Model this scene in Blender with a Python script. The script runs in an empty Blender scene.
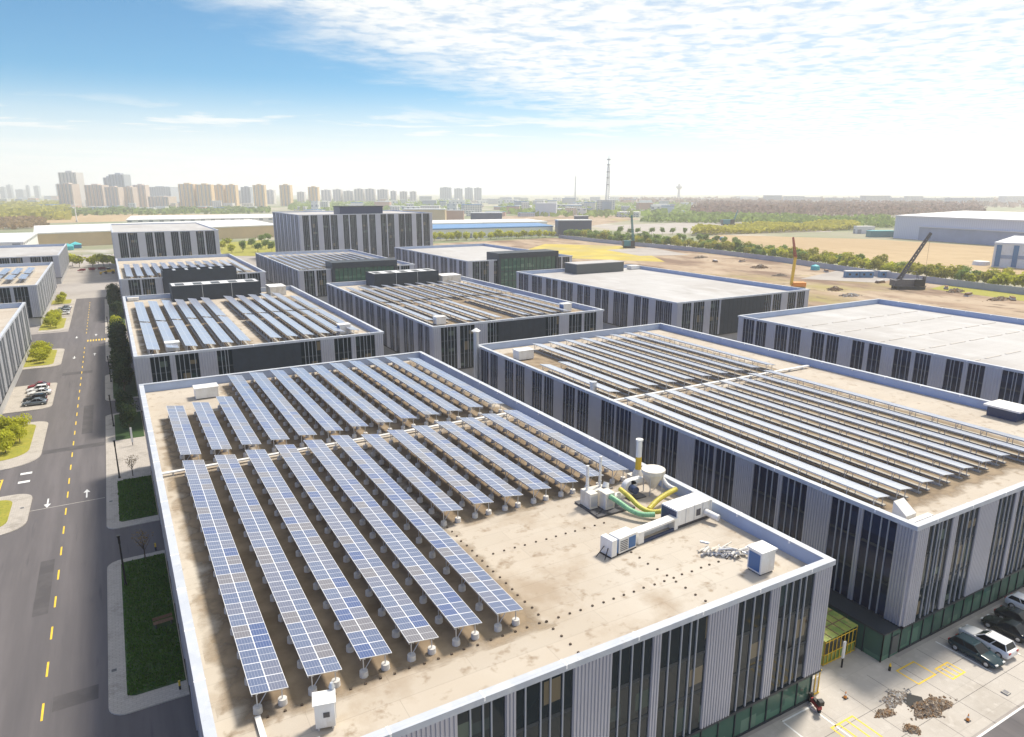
import bpy, bmesh, math, random
from mathutils import Vector, Matrix
R = math.radians
sc = bpy.context.scene
COL = sc.collection

# ------------------------------------------------------------------ camera, sky, sun, exposure
HCAM = 45.0
FPX = 697.93
PITCH = 14.27
YAW = 29.594
cam_d = bpy.data.cameras.new('camera')
cam = bpy.data.objects.new('camera', cam_d); COL.objects.link(cam)
cam.location = (0, 0, HCAM)
cam.rotation_euler = (R(90 - PITCH), 0, R(-YAW))
cam_d.sensor_width = 36; cam_d.lens = 36 * FPX / 1024
cam_d.clip_start = 0.5; cam_d.clip_end = 60000
sc.camera = cam

SUN_AZ = 72.0     # degrees clockwise from +Y
SUN_EL = 57.0
w = bpy.data.worlds.new('World'); sc.world = w; w.use_nodes = True
def build_world():
    nt = w.node_tree; N = nt.nodes; L = nt.links
    for n in list(N): N.remove(n)
    out = N.new('ShaderNodeOutputWorld'); bg = N.new('ShaderNodeBackground')
    bg.inputs['Strength'].default_value = 0.10
    sky = N.new('ShaderNodeTexSky'); sky.sky_type = 'NISHITA'; sky.sun_disc = False
    sky.sun_elevation = R(SUN_EL); sky.sun_rotation = R(SUN_AZ)
    sky.altitude = 50; sky.air_density = 0.8; sky.dust_density = 0.2; sky.ozone_density = 2.0
    tc = N.new('ShaderNodeTexCoord')
    sep = N.new('ShaderNodeSeparateXYZ'); L.new(tc.outputs['Generated'], sep.inputs[0])
    def m(op, a, b=None, c=None):
        n = N.new('ShaderNodeMath'); n.operation = op
        for i, v in enumerate((a, b, c)):
            if v is None: continue
            if isinstance(v, (int, float)): n.inputs[i].default_value = v
            else: L.new(v, n.inputs[i])
        return n.outputs[0]
    def ss(v, lo, hi, a=0.0, b=1.0):
        n = N.new('ShaderNodeMapRange'); n.interpolation_type = 'SMOOTHSTEP'
        L.new(v, n.inputs[0]); n.inputs[1].default_value = lo; n.inputs[2].default_value = hi
        n.inputs[3].default_value = a; n.inputs[4].default_value = b
        return n.outputs[0]
    x, y, z = sep.outputs
    zz = m('MAXIMUM', z, 0.012)
    px = m('DIVIDE', x, zz); py = m('DIVIDE', y, zz)
    comb = N.new('ShaderNodeCombineXYZ'); L.new(px, comb.inputs[0]); L.new(py, comb.inputs[1])
    def noise(scale, detail, rough, vec=comb.outputs[0], dist=0.0):
        n = N.new('ShaderNodeTexNoise'); n.inputs['Scale'].default_value = scale
        n.inputs['Detail'].default_value = detail; n.inputs['Roughness'].default_value = rough
        n.inputs['Distortion'].default_value = dist
        L.new(vec, n.inputs['Vector']); return n.outputs[0]
    el = m('ARCSINE', z)                                   # radians
    az = m('ARCTAN2', x, y)                                # clockwise from +Y
    big = noise(0.35, 4, 0.55)
    mid = noise(1.6, 5, 0.6, dist=0.4)
    fine = noise(5.4, 6, 0.6, dist=0.25)
    # a bank of altocumulus, higher over the north, lower over the east
    edge = m('ADD', m('MULTIPLY', az, -0.30), 0.275)
    d = m('SUBTRACT', el, edge)
    d = m('ADD', d, m('MULTIPLY', m('SUBTRACT', mid, 0.5), 0.10))
    bank = ss(d, -0.045, 0.05)
    puff = ss(m('ADD', fine, m('MULTIPLY', mid, 0.35)), 0.48, 0.76)
    cl1 = m('MULTIPLY', bank, m('ADD', m('MULTIPLY', puff, 0.52), 0.46))
    # thin veil that whitens towards the horizon
    veil = m('MULTIPLY', ss(el, 0.145, 0.025), m('ADD', m('MULTIPLY', big, 0.35), 0.72))
    wisps = m('MULTIPLY', ss(noise(0.5, 5, 0.6, dist=0.5), 0.40, 0.62), m('MULTIPLY', ss(el, 0.125, 0.085), ss(el, 0.05, 0.075)))
    wisps = m('MULTIPLY', wisps, 0.85)
    f = m('MAXIMUM', m('MAXIMUM', cl1, wisps), veil)
    # unseen cloud added south to brighten the fronts, clear blue low in the west
    south = m('MULTIPLY', ss(y, 0.05, -0.45), m('ADD', m('MULTIPLY', mid, 0.5), 0.55))
    f = m('MAXIMUM', f, south)
    f = m('MINIMUM', f, 0.97)
    f = m('MULTIPLY', f, m('SUBTRACT', 1.0, m('MULTIPLY', ss(x, -0.13, -0.5), 0.9)))
    mix = N.new('ShaderNodeMix'); mix.data_type = 'RGBA'
    L.new(f, mix.inputs['Factor'])
    tint = N.new('ShaderNodeMix'); tint.data_type = 'RGBA'; tint.blend_type = 'MULTIPLY'; tint.inputs['Factor'].default_value = 1
    L.new(sky.outputs[0], tint.inputs['A']); tint.inputs['B'].default_value = (.42, .76, .98, 1); 
    tw = N.new('ShaderNodeMix'); tw.data_type = 'RGBA'; L.new(ss(x, -0.15, -0.6), tw.inputs['Factor'])
    tw.inputs['A'].default_value = (.34, .68, .77, 1); tw.inputs['B'].default_value = (.30, .68, 1.25, 1); L.new(tw.outputs['Result'], tint.inputs['B'])
    L.new(tint.outputs['Result'], mix.inputs['A'])
    mix.inputs['B'].default_value = (CLOUD[0], CLOUD[1], CLOUD[2], 1)
    L.new(mix.outputs['Result'], bg.inputs['Color']); L.new(bg.outputs[0], out.inputs[0])
CLOUD = (6.3, 6.35, 6.2)
build_world()
sun_d = bpy.data.lights.new('sun', 'SUN'); sun_d.energy = 3.3; sun_d.angle = R(10); sun_d.color = (1.0, 0.92, 0.80)
sun = bpy.data.objects.new('sun', sun_d); COL.objects.link(sun)
SD = Vector((math.sin(R(SUN_AZ)) * math.cos(R(SUN_EL)), math.cos(R(SUN_AZ)) * math.cos(R(SUN_EL)), math.sin(R(SUN_EL))))
sun.rotation_euler = SD.to_track_quat('Z', 'Y').to_euler()
sun.location = (0, 0, 200)
vs = sc.view_settings
vs.view_transform = 'Standard'; vs.look = 'None'; vs.gamma = 1; vs.use_curve_mapping = False
vs.exposure = 0.70
sc.render.engine = 'CYCLES'
sc.cycles.use_denoising = True
sc.cycles.max_bounces = 6; sc.cycles.volume_bounces = 2
sc.cycles.volume_step_rate = 4

# ------------------------------------------------------------------ pixel <-> place (for reading positions off the ground plane)
_th = R(PITCH)
_A = (-math.sin(R(YAW)), math.cos(R(YAW)))   # +Y axis in (right, forward)
_B = (math.cos(R(YAW)), math.sin(R(YAW)))
def at(px, py, z=0.0):
    v = (py - 368.5) * math.cos(_th) + FPX * math.sin(_th)
    wv = FPX * math.cos(_th) - (py - 368.5) * math.sin(_th)
    k = (HCAM - z) / v; r, f = (px - 512) * k, wv * k
    return Vector((r * _B[0] + f * _B[1], r * _A[0] + f * _A[1], z))
def height_at(p, py):
    # height that a vertical over ground point p reaches at picture row py
    fwd = p.x * math.sin(R(YAW)) + p.y * math.cos(R(YAW))
    t = (368.5 - py) / FPX
    up = fwd * (math.tan(math.atan(t) - _th))
    return HCAM + up

# ------------------------------------------------------------------ materials
MATS = {}
def mat(name, color, rough=0.7, metal=0.0, noise=None, bump=None, spec=0.5, trans=None):
    """noise = (scale, amount, detail) darkens/lightens; bump = (scale, strength)"""
    m = bpy.data.materials.new(name); m.use_nodes = True
    N = m.node_tree.nodes; L = m.node_tree.links
    b = N['Principled BSDF']
    b.inputs['Base Color'].default_value = (*color, 1); b.inputs['Roughness'].default_value = rough
    b.inputs['Metallic'].default_value = metal
    b.inputs['Specular IOR Level'].default_value = spec
    if noise:
        tc = N.new('ShaderNodeTexCoord'); n = N.new('ShaderNodeTexNoise')
        n.inputs['Scale'].default_value = noise[0]; n.inputs['Detail'].default_value = noise[2] if len(noise) > 2 else 5
        n.inputs['Roughness'].default_value = 0.62
        L.new(tc.outputs['Object'], n.inputs['Vector'])
        r = N.new('ShaderNodeValToRGB'); a = noise[1]
        r.color_ramp.elements[0].position = 0.3; r.color_ramp.elements[1].position = 0.7
        r.color_ramp.elements[0].color = (*[max(0, c * (1 - a)) for c in color], 1)
        r.color_ramp.elements[1].color = (*[min(1, c * (1 + a)) for c in color], 1)
        L.new(n.outputs[0], r.inputs[0]); L.new(r.outputs[0], b.inputs['Base Color'])
    if bump:
        tc2 = N.new('ShaderNodeTexCoord'); n2 = N.new('ShaderNodeTexNoise'); n2.inputs['Scale'].default_value = bump[0]
        n2.inputs['Detail'].default_value = 4
        L.new(tc2.outputs['Object'], n2.inputs['Vector'])
        bp = N.new('ShaderNodeBump'); bp.inputs['Strength'].default_value = bump[1]; bp.inputs['Distance'].default_value = 0.05
        L.new(n2.outputs[0], bp.inputs['Height']); L.new(bp.outputs[0], b.inputs['Normal'])
    MATS[name] = m
    return m

def mix_noise_mat(name, cols, scales, rough=0.85, bump=(6, 0.3), stretch=(1, 1, 1), grain=None):
    """layered noise: cols[0] base, then each following colour mixed through its own noise (scale, lo, hi)."""
    m = bpy.data.materials.new(name); m.use_nodes = True
    N = m.node_tree.nodes; L = m.node_tree.links; b = N['Principled BSDF']; b.inputs['Roughness'].default_value = rough
    tc = N.new('ShaderNodeTexCoord'); mp = N.new('ShaderNodeMapping'); L.new(tc.outputs['Object'], mp.inputs[0])
    mp.inputs['Scale'].default_value = stretch
    rgb = N.new('ShaderNodeRGB'); rgb.outputs[0].default_value = (*cols[0], 1); cur = rgb.outputs[0]
    for i, (c, s) in enumerate(zip(cols[1:], scales)):
        n = N.new('ShaderNodeTexNoise'); n.inputs['Scale'].default_value = s[0]; n.inputs['Detail'].default_value = 7; n.inputs['Roughness'].default_value = 0.6
        mp2 = N.new('ShaderNodeMapping'); mp2.inputs['Location'].default_value = (i * 13.7, i * 7.1, i * 3.3); L.new(mp.outputs[0], mp2.inputs[0])
        L.new(mp2.outputs[0], n.inputs['Vector'])
        mr = N.new('ShaderNodeMapRange'); mr.inputs[1].default_value = s[1]; mr.inputs[2].default_value = s[2]
        L.new(n.outputs[0], mr.inputs[0])
        mx = N.new('ShaderNodeMix'); mx.data_type = 'RGBA'; L.new(mr.outputs[0], mx.inputs['Factor'])
        L.new(cur, mx.inputs['A']); mx.inputs['B'].default_value = (*c, 1); cur = mx.outputs['Result']
    L.new(cur, b.inputs['Base Color'])
    if bump:
        n2 = N.new('ShaderNodeTexNoise'); n2.inputs['Scale'].default_value = bump[0]; n2.inputs['Detail'].default_value = 5
        L.new(tc.outputs['Object'], n2.inputs['Vector'])
        bp = N.new('ShaderNodeBump'); bp.inputs['Strength'].default_value = bump[1]; bp.inputs['Distance'].default_value = 0.05
        L.new(n2.outputs[0], bp.inputs['Height']); L.new(bp.outputs[0], b.inputs['Normal'])
    MATS[name] = m
    return m

M = MATS
mix_noise_mat('roof_beige', [(.45, .39, .315), (.50, .45, .38), (.35, .28, .205), (.28, .215, .15)], [(0.05, .4, .65), (0.14, .52, .70), (0.8, .56, .72)], .9, (3, .15))
mix_noise_mat('roof_white', [(.43, .42, .41), (.35, .33, .31), (.48, .475, .47), (.26, .24, .22)], [(0.05, .45, .7), (0.2, .5, .7), (0.11, .6, .8)], .75, (2, .1), (1, .35, 1))
mat('cladding', (.46, .48, .55), .42, .6, (0.15, .06))
mat('cladding_pale', (.50, .51, .54), .5, .1, (0.15, .05))
mix_noise_mat('coping', [(.47, .50, .55), (.39, .42, .47), (.54, .56, .59), (.30, .30, .30)], [(0.25, .45, .7), (0.8, .5, .7), (1.8, .64, .8)], .5, (1.2, .08))
mat('coping_joint', (.85, .85, .85), .5)
mat('parapet', (.36, .44, .60), .6, .1, (0.4, .08))
mat('fin', (.34, .37, .42), .45, .3)
mat('dark_frame', (.03, .04, .05), .5, .3)
mat('dark_louvre', (.02, .032, .048), .55, .2, (0.5, .2))
mat('wall_core', (.06, .065, .075), .8)
mat('plinth', (.42, .42, .42), .8, 0, (0.4, .1))
mat('concrete', (.42, .40, .36), .9, 0, (0.5, .12), (20, .2))
mat('footing_concrete', (.62, .60, .57), .9, 0, (3, .1))
mat('galv', (.55, .57, .60), .4, .6)
mix_noise_mat('white_paint', [(.74, .73, .70), (.62, .59, .53), (.80, .80, .79), (.42, .36, .28)], [(0.7, .5, .72), (2.2, .5, .7), (1.3, .66, .8)], .45, None, (1, 1, .35))
mix_noise_mat('offwhite', [(.66, .62, .54), (.52, .46, .37), (.72, .70, .66), (.30, .22, .14)], [(0.9, .5, .7), (3, .5, .7), (1.7, .64, .8)], .55, None, (1, 1, .35))
mat('blue_grille', (.03, .12, .30), .4)
mat('navy', (.02, .04, .10), .4)
mat('yellow_paint', (.72, .47, .03), .5)
mat('hose_green', (.22, .46, .26), .5, 0, (3, .2))
mat('hose_yellow', (.62, .54, .09), .5, 0, (3, .2))
mat('steel_dark', (.10, .10, .11), .5, .5, (2, .2))
mat('black', (.012, .012, .014), .4)
mat('rubber', (.02, .02, .02), .8)
mat('red_paint', (.35, .03, .03), .4)
mat('orange_paint', (.80, .28, .03), .45)
mat('marking_white', (.72, .72, .70), .7, 0, (2, .12))
mat('marking_yellow', (.78, .52, .04), .7, 0, (2, .12))
mix_noise_mat('asphalt', [(.115, .106, .108), (.145, .132, .134), (.085, .080, .084), (.07, .066, .07)], [(0.7, .42, .66), (0.12, .5, .7), (1.6, .62, .78)], .9, (30, .3), (1, .07, 1))
mix_noise_mat('asphalt_dark', [(.075, .07, .072), (.095, .088, .09)], [(0.5, .45, .65)], .9, (30, .3))
mix_noise_mat('concrete_road', [(.36, .33, .30), (.29, .26, .24), (.42, .39, .35)], [(0.05, .45, .65), (0.4, .55, .75)], .9, (20, .2))
mix_noise_mat('pavement', [(.44, .40, .35), (.31, .28, .24), (.50, .46, .41)], [(0.4, .5, .7), (2.5, .5, .7)], .9, (15, .3))
mix_noise_mat('forecourt', [(.47, .435, .39), (.37, .335, .29), (.52, .485, .44)], [(0.15, .5, .7), (1.2, .52, .7)], .9, (15, .2))
mat('kerb', (.48, .45, .41), .85, 0, (1, .1))
mix_noise_mat('grass', [(.035, .075, .018), (.05, .10, .02), (.022, .05, .012)], [(0.6, .45, .65), (3, .5, .7)], .95, (12, .6))
mix_noise_mat('lawn_yellow', [(.28, .27, .03), (.36, .31, .04), (.15, .18, .03)], [(0.5, .45, .65), (3, .5, .7)], .95, (12, .6))
mix_noise_mat('site_soil', [(.30, .21, .135), (.40, .31, .215), (.17, .105, .065), (.28, .235, .075), (.13, .085, .05)], [(0.05, .42, .6), (0.035, .5, .62), (0.02, .55, .66), (0.22, .56, .68)], .95, (1, .6), (1, .5, 1))
mix_noise_mat('yellow_field', [(.42, .33, .05), (.50, .40, .08), (.36, .30, .12)], [(0.05, .45, .6), (0.02, .53, .66)], .95, None)
mix_noise_mat('ochre_field', [(.37, .265, .14), (.42, .31, .17), (.31, .215, .105)], [(0.02, .45, .6), (0.2, .5, .7)], .95, None, (1, .3, 1))
mix_noise_mat('land', [(.26, .25, .17), (.17, .20, .10), (.36, .32, .24), (.42, .40, .37)], [(0.004, .42, .55), (0.006, .52, .62), (0.012, .58, .66)], .95, None)
mat('bark', (.09, .065, .045), .9, 0, (3, .3))
def leaf_mat(name, c, var=.45):
    m = bpy.data.materials.new(name); m.use_nodes = True
    N = m.node_tree.nodes; L = m.node_tree.links; b = N['Principled BSDF']; b.inputs['Roughness'].default_value = .7
    b.inputs['Specular IOR Level'].default_value = .2
    g = N.new('ShaderNodeNewGeometry'); o = N.new('ShaderNodeObjectInfo')
    ad = N.new('ShaderNodeMath'); ad.operation = 'ADD'; L.new(g.outputs['Random Per Island'], ad.inputs[0])
    mu = N.new('ShaderNodeMath'); mu.operation = 'MULTIPLY'; L.new(o.outputs['Random'], mu.inputs[0]); mu.inputs[1].default_value = .8
    L.new(mu.outputs[0], ad.inputs[1])
    r = N.new('ShaderNodeValToRGB'); L.new(ad.outputs[0], r.inputs[0])
    mr = ad; 
    r.color_ramp.elements[0].color = (*[x * (1 - var) for x in c], 1); r.color_ramp.elements[1].color = (c[0] * (1 + var * 1.3), c[1] * (1 + var), c[2] * (1 + var), 1)
    L.new(r.outputs[0], b.inputs['Base Color'])
    tr = N.new('ShaderNodeBsdfTranslucent'); L.new(r.outputs[0], tr.inputs[0])
    mx = N.new('ShaderNodeMixShader'); mx.inputs[0].default_value = .45
    L.new(b.outputs[0], mx.inputs[1]); L.new(tr.outputs[0], mx.inputs[2]); L.new(mx.outputs[0], N['Material Output'].inputs[0])
    MATS[name] = m
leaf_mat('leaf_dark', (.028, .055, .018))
leaf_mat('leaf_green', (.15, .23, .05))
leaf_mat('leaf_yellow', (.36, .40, .035))
leaf_mat('leaf_olive', (.30, .31, .045))
leaf_mat('leaf_bare', (.16, .12, .11))
leaf_mat('leaf_red', (.20, .03, .05))
leaf_mat('leaf_tan', (.20, .15, .07))
leaf_mat('leaf_grass', (.05, .125, .018))

def glass_mat(name, c, rough=.08, patches=None, scale=(1, 1, 1), thr=.72):
    """window glass: dark sheet; some panes have a pale blind or something warm behind."""
    m = bpy.data.materials.new(name); m.use_nodes = True
    N = m.node_tree.nodes; L = m.node_tree.links; b = N['Principled BSDF']
    b.inputs['Roughness'].default_value = rough; b.inputs['Base Color'].default_value = (*c, 1); b.inputs['IOR'].default_value = 1.4
    if patches:
        tc = N.new('ShaderNodeTexCoord'); mp = N.new('ShaderNodeMapping'); mp.inputs['Scale'].default_value = scale
        L.new(tc.outputs['Object'], mp.inputs[0])
        fl = N.new('ShaderNodeVectorMath'); fl.operation = 'FLOOR'; L.new(mp.outputs[0], fl.inputs[0])
        wn = N.new('ShaderNodeTexWhiteNoise'); wn.noise_dimensions = '3D'; L.new(fl.outputs[0], wn.inputs['Vector'])
        r = N.new('ShaderNodeValToRGB'); r.color_ramp.interpolation = 'CONSTANT'
        r.color_ramp.elements[0].color = (*c, 1); r.color_ramp.elements[1].position = thr; r.color_ramp.elements[1].color = (*patches[0], 1)
        for i, p in enumerate(patches[1:]):
            e = r.color_ramp.elements.new(min(.99, thr + (1 - thr) * (i + 1) / len(patches))); e.color = (*p, 1)
        L.new(wn.outputs[0], r.inputs[0])
        fr = N.new('ShaderNodeVectorMath'); fr.operation = 'FRACTION'; L.new(mp.outputs[0], fr.inputs[0])
        sp = N.new('ShaderNodeSeparateXYZ'); L.new(fr.outputs[0], sp.inputs[0]); sw = N.new('ShaderNodeSeparateColor'); L.new(wn.outputs['Color'], sw.inputs[0])
        sc2 = N.new('ShaderNodeMath'); sc2.operation = 'MULTIPLY_ADD'; L.new(sw.outputs[1], sc2.inputs[0]); sc2.inputs[1].default_value = .5; sc2.inputs[2].default_value = .12
        mr = N.new('ShaderNodeMath'); mr.operation = 'LESS_THAN'; L.new(sp.outputs[2], mr.inputs[0]); L.new(sc2.outputs[0], mr.inputs[1])
        mx = N.new('ShaderNodeMix'); mx.data_type = 'RGBA'; L.new(mr.outputs[0], mx.inputs['Factor']); L.new(r.outputs[0], mx.inputs['B'])
        mx.inputs['A'].default_value = (*c, 1)
        L.new(mx.outputs['Result'], b.inputs['Base Color'])
    MATS[name] = m
glass_mat('glass', (.006, .016, .022), .06, [(.02, .04, .045), (.02, .045, .04), (.08, .11, .09), (.15, .125, .08)], (.75, .75, .26), .74)
glass_mat('glass_west_sky', (.004, .012, .038), .10, [(.008, .022, .06)], (.75, .75, .26), .6)  # west face copy of the glass, reflected sky blue put into its colour
glass_mat('glass_green', (.05, .115, .085), .10, [(.08, .17, .12), (.12, .2, .15)], (.55, .55, .3), .5)
glass_mat('car_glass', (.01, .012, .015), .05)

def panel_mat(name='solar_cells', pale=0.0):
    m = bpy.data.materials.new(name); m.use_nodes = True
    N = m.node_tree.nodes; L = m.node_tree.links; b = N['Principled BSDF']; b.inputs['Roughness'].default_value = .15; b.inputs['IOR'].default_value = 1.9; b.inputs['Sheen Weight'].default_value = 1.0; b.inputs['Sheen Roughness'].default_value = .30
    uv = N.new('ShaderNodeUVMap'); uv.uv_map = 'UVMap'
    fl = N.new('ShaderNodeVectorMath'); fl.operation = 'FLOOR'; L.new(uv.outputs[0], fl.inputs[0])
    fr = N.new('ShaderNodeVectorMath'); fr.operation = 'FRACTION'; L.new(uv.outputs[0], fr.inputs[0])
    oi = N.new('ShaderNodeObjectInfo')
    wn = N.new('ShaderNodeTexWhiteNoise'); wn.noise_dimensions = '4D'; L.new(fl.outputs[0], wn.inputs['Vector']); L.new(oi.outputs['Random'], wn.inputs['W'])
    r = N.new('ShaderNodeValToRGB'); r.color_ramp.interpolation = 'CONSTANT'
    E = r.color_ramp.elements
    E[0].color = (.075, .105, .20, 1); E[1].position = .22; E[1].color = (.11, .125, .19, 1)
    for p, c in ((.50, (.135, .13, .15)), (.64, (.09, .12, .21)), (.88, (.035, .07, .20))):
        e = E.new(p); e.color = (*c, 1)
    L.new(wn.outputs[0], r.inputs[0])
    sp = N.new('ShaderNodeSeparateXYZ'); L.new(fr.outputs[0], sp.inputs[0])
    def m2(op, a, bb):
        n = N.new('ShaderNodeMath'); n.operation = op
        for i, v in enumerate((a, bb)):
            if isinstance(v, (int, float)): n.inputs[i].default_value = v
            else: L.new(v, n.inputs[i])
        return n.outputs[0]
    def line(c, count, width, off=0.0):
        t = m2('FRACT', m2('ADD', m2('MULTIPLY', c, count), off), 0)
        return m2('LESS_THAN', m2('ABSOLUTE', m2('SUBTRACT', t, .5), 0), width)
    cellx = line(sp.outputs[0], 6, .04, .5); bus = line(sp.outputs[1], 2, .03, .5)
    thin = m2('MAXIMUM', m2('MULTIPLY', cellx, .35), m2('MULTIPLY', bus, .55))
    def border(c, wd): return m2('GREATER_THAN', m2('ABSOLUTE', m2('SUBTRACT', c, .5), 0), .5 - wd)
    fb = m2('MAXIMUM', border(sp.outputs[0], .028), border(sp.outputs[1], .02))
    fac = m2('MAXIMUM', thin, fb)
    mx = N.new('ShaderNodeMix'); mx.data_type = 'RGBA'; L.new(fac, mx.inputs['Factor']); L.new(r.outputs[0], mx.inputs['A'])
    mx.inputs['B'].default_value = (.72, .73, .76, 1)
    sky_mix = N.new('ShaderNodeMix'); sky_mix.data_type = 'RGBA'; sky_mix.inputs['Factor'].default_value = pale; L.new(mx.outputs['Result'], sky_mix.inputs['A']); sky_mix.inputs['B'].default_value = (.60, .62, .64, 1)
    L.new(sky_mix.outputs['Result'], b.inputs['Base Color'])
    MATS[name] = m
panel_mat()
panel_mat('solar_cells_sky_glare', .72)  # paler copies with the sky's reflection put into the cell colour
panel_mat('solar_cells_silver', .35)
def ribbed_mat(name, c, pitch_axis_scale):
    m = mat(name, c, .5, .2, (0.2, .06))
    N = m.node_tree.nodes; L = m.node_tree.links; b = N['Principled BSDF']
    uv = N.new('ShaderNodeUVMap'); uv.uv_map = 'UVMap'
    wv = N.new('ShaderNodeTexWave'); wv.inputs['Scale'].default_value = pitch_axis_scale; L.new(uv.outputs[0], wv.inputs['Vector'])
    bp = N.new('ShaderNodeBump'); bp.inputs['Strength'].default_value = .5; bp.inputs['Distance'].default_value = .05
    L.new(wv.outputs[0], bp.inputs['Height']); L.new(bp.outputs[0], b.inputs['Normal'])

def flats(name, wall, win, sx, sz, duty=.55, duty_z=.5, rough=.7):
    """a tower face: rows of windows between floor bands."""
    m = bpy.data.materials.new(name); m.use_nodes = True
    N = m.node_tree.nodes; L = m.node_tree.links; b = N['Principled BSDF']; b.inputs['Roughness'].default_value = rough
    uv = N.new('ShaderNodeUVMap'); uv.uv_map = 'UVMap'
    sp = N.new('ShaderNodeSeparateXYZ'); L.new(uv.outputs[0], sp.inputs[0])
    def m2(op, a, bb):
        n = N.new('ShaderNodeMath'); n.operation = op
        for i, v in enumerate((a, bb)):
            if isinstance(v, (int, float)): n.inputs[i].default_value = v
            else: L.new(v, n.inputs[i])
        return n.outputs[0]
    a = m2('LESS_THAN', m2('FRACT', m2('MULTIPLY', sp.outputs[0], sx), 0), duty)
    c = m2('LESS_THAN', m2('FRACT', m2('MULTIPLY', sp.outputs[1], sz), 0), duty_z)
    f = m2('MULTIPLY', a, c)
    mx = N.new('ShaderNodeMix'); mx.data_type = 'RGBA'; L.new(f, mx.inputs['Factor'])
    mx.inputs['A'].default_value = (*wall, 1); mx.inputs['B'].default_value = (*win, 1)
    L.new(mx.outputs['Result'], b.inputs['Base Color']); MATS[name] = m
flats('flat_beige', (.66, .54, .46), (.30, .26, .24), .22, .333)
flats('flat_yellow', (.74, .54, .31), (.36, .27, .18), .22, .333, .45)
flats('flat_pale', (.70, .66, .63), (.34, .34, .36), .22, .333, .5)
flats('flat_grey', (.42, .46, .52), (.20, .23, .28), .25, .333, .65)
flats('flat_white', (.62, .62, .60), (.20, .24, .28), .2, .28, .5)
flats('shed_clad', (.60, .64, .69), (.55, .59, .64), .5, .0001, .5, 1.0)
flats('shed_white', (.70, .70, .68), (.25, .28, .32), .09, .1, .4, .45)
mat('shed_wall_blue', (.30, .36, .46), .6, .1, (0.1, .1))
mat('shed_roof', (.68, .69, .70), .5, .1, (0.02, .05))
mat('roof_blue', (.06, .20, .42), .5, 0, (0.05, .1))
mat('wall_ochre', (.56, .43, .26), .8, 0, (0.05, .12))
mat('wall_pink', (.52, .34, .27), .8, 0, (0.05, .1))
mat('wall_concrete', (.40, .41, .43), .85, 0, (0.08, .1))
mat('teal_paint', (.03, .20, .22), .45)
mat('teal_tarp', (.05, .42, .45), .6)
mat('blue_container', (.05, .17, .33), .5, 0, (1, .1))
mix_noise_mat('green_net', [(.30, .34, .07), (.16, .25, .05), (.42, .35, .12)], [(0.8, .42, .6), (1.4, .54, .68)], .6, (4, .3))
mat('rubble', (.30, .24, .18), .95, 0, (2, .3))
mat('rubble_grey', (.42, .40, .37), .95, 0, (2, .25))
mat('rubble_brown', (.22, .135, .07), .95, 0, (2, .35))
mat('car_white', (.78, .78, .77), .2); mat('car_black', (.01, .016, .018), .15); mat('car_teal', (.012, .035, .045), .18)
mat('car_grey', (.16, .19, .22), .25, .4); mat('car_red', (.22, .02, .025), .25); mat('car_blue', (.02, .12, .32), .25); mat('car_silver', (.50, .52, .54), .25, .5)
mat('lamp_red', (.35, .01, .01), .3); mat('lamp_clear', (.75, .75, .72), .15)
mat('wood', (.20, .12, .07), .7, 0, (6, .25))
mat('sign_grey', (.08, .09, .09), .5)

def seams(name, w_, h_, dark):
    m = MATS[name]; N = m.node_tree.nodes; L = m.node_tree.links; b = N['Principled BSDF']
    src = b.inputs['Base Color'].links[0].from_socket
    tc = N.new('ShaderNodeTexCoord'); br = N.new('ShaderNodeTexBrick'); L.new(tc.outputs['Object'], br.inputs['Vector'])
    br.inputs['Color1'].default_value = (1, 1, 1, 1); br.inputs['Color2'].default_value = (.93, .93, .93, 1); br.inputs['Mortar'].default_value = (dark, dark, dark, 1)
    br.inputs['Scale'].default_value = 1; br.inputs['Brick Width'].default_value = w_; br.inputs['Row Height'].default_value = h_; br.inputs['Mortar Size'].default_value = .035; br.inputs['Mortar Smooth'].default_value = .6
    mx = N.new('ShaderNodeMix'); mx.data_type = 'RGBA'; mx.blend_type = 'MULTIPLY'; mx.inputs['Factor'].default_value = 1
    L.new(src, mx.inputs['A']); L.new(br.outputs['Color'], mx.inputs['B']); L.new(mx.outputs['Result'], b.inputs['Base Color'])
seams('roof_beige', 11.3, 1.9, .80); seams('roof_white', 14, 2.6, .72); seams('pavement', .6, .3, .75); seams('forecourt', 3.1, 3.1, .86); seams('coping', 40, 40, .9)
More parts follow.
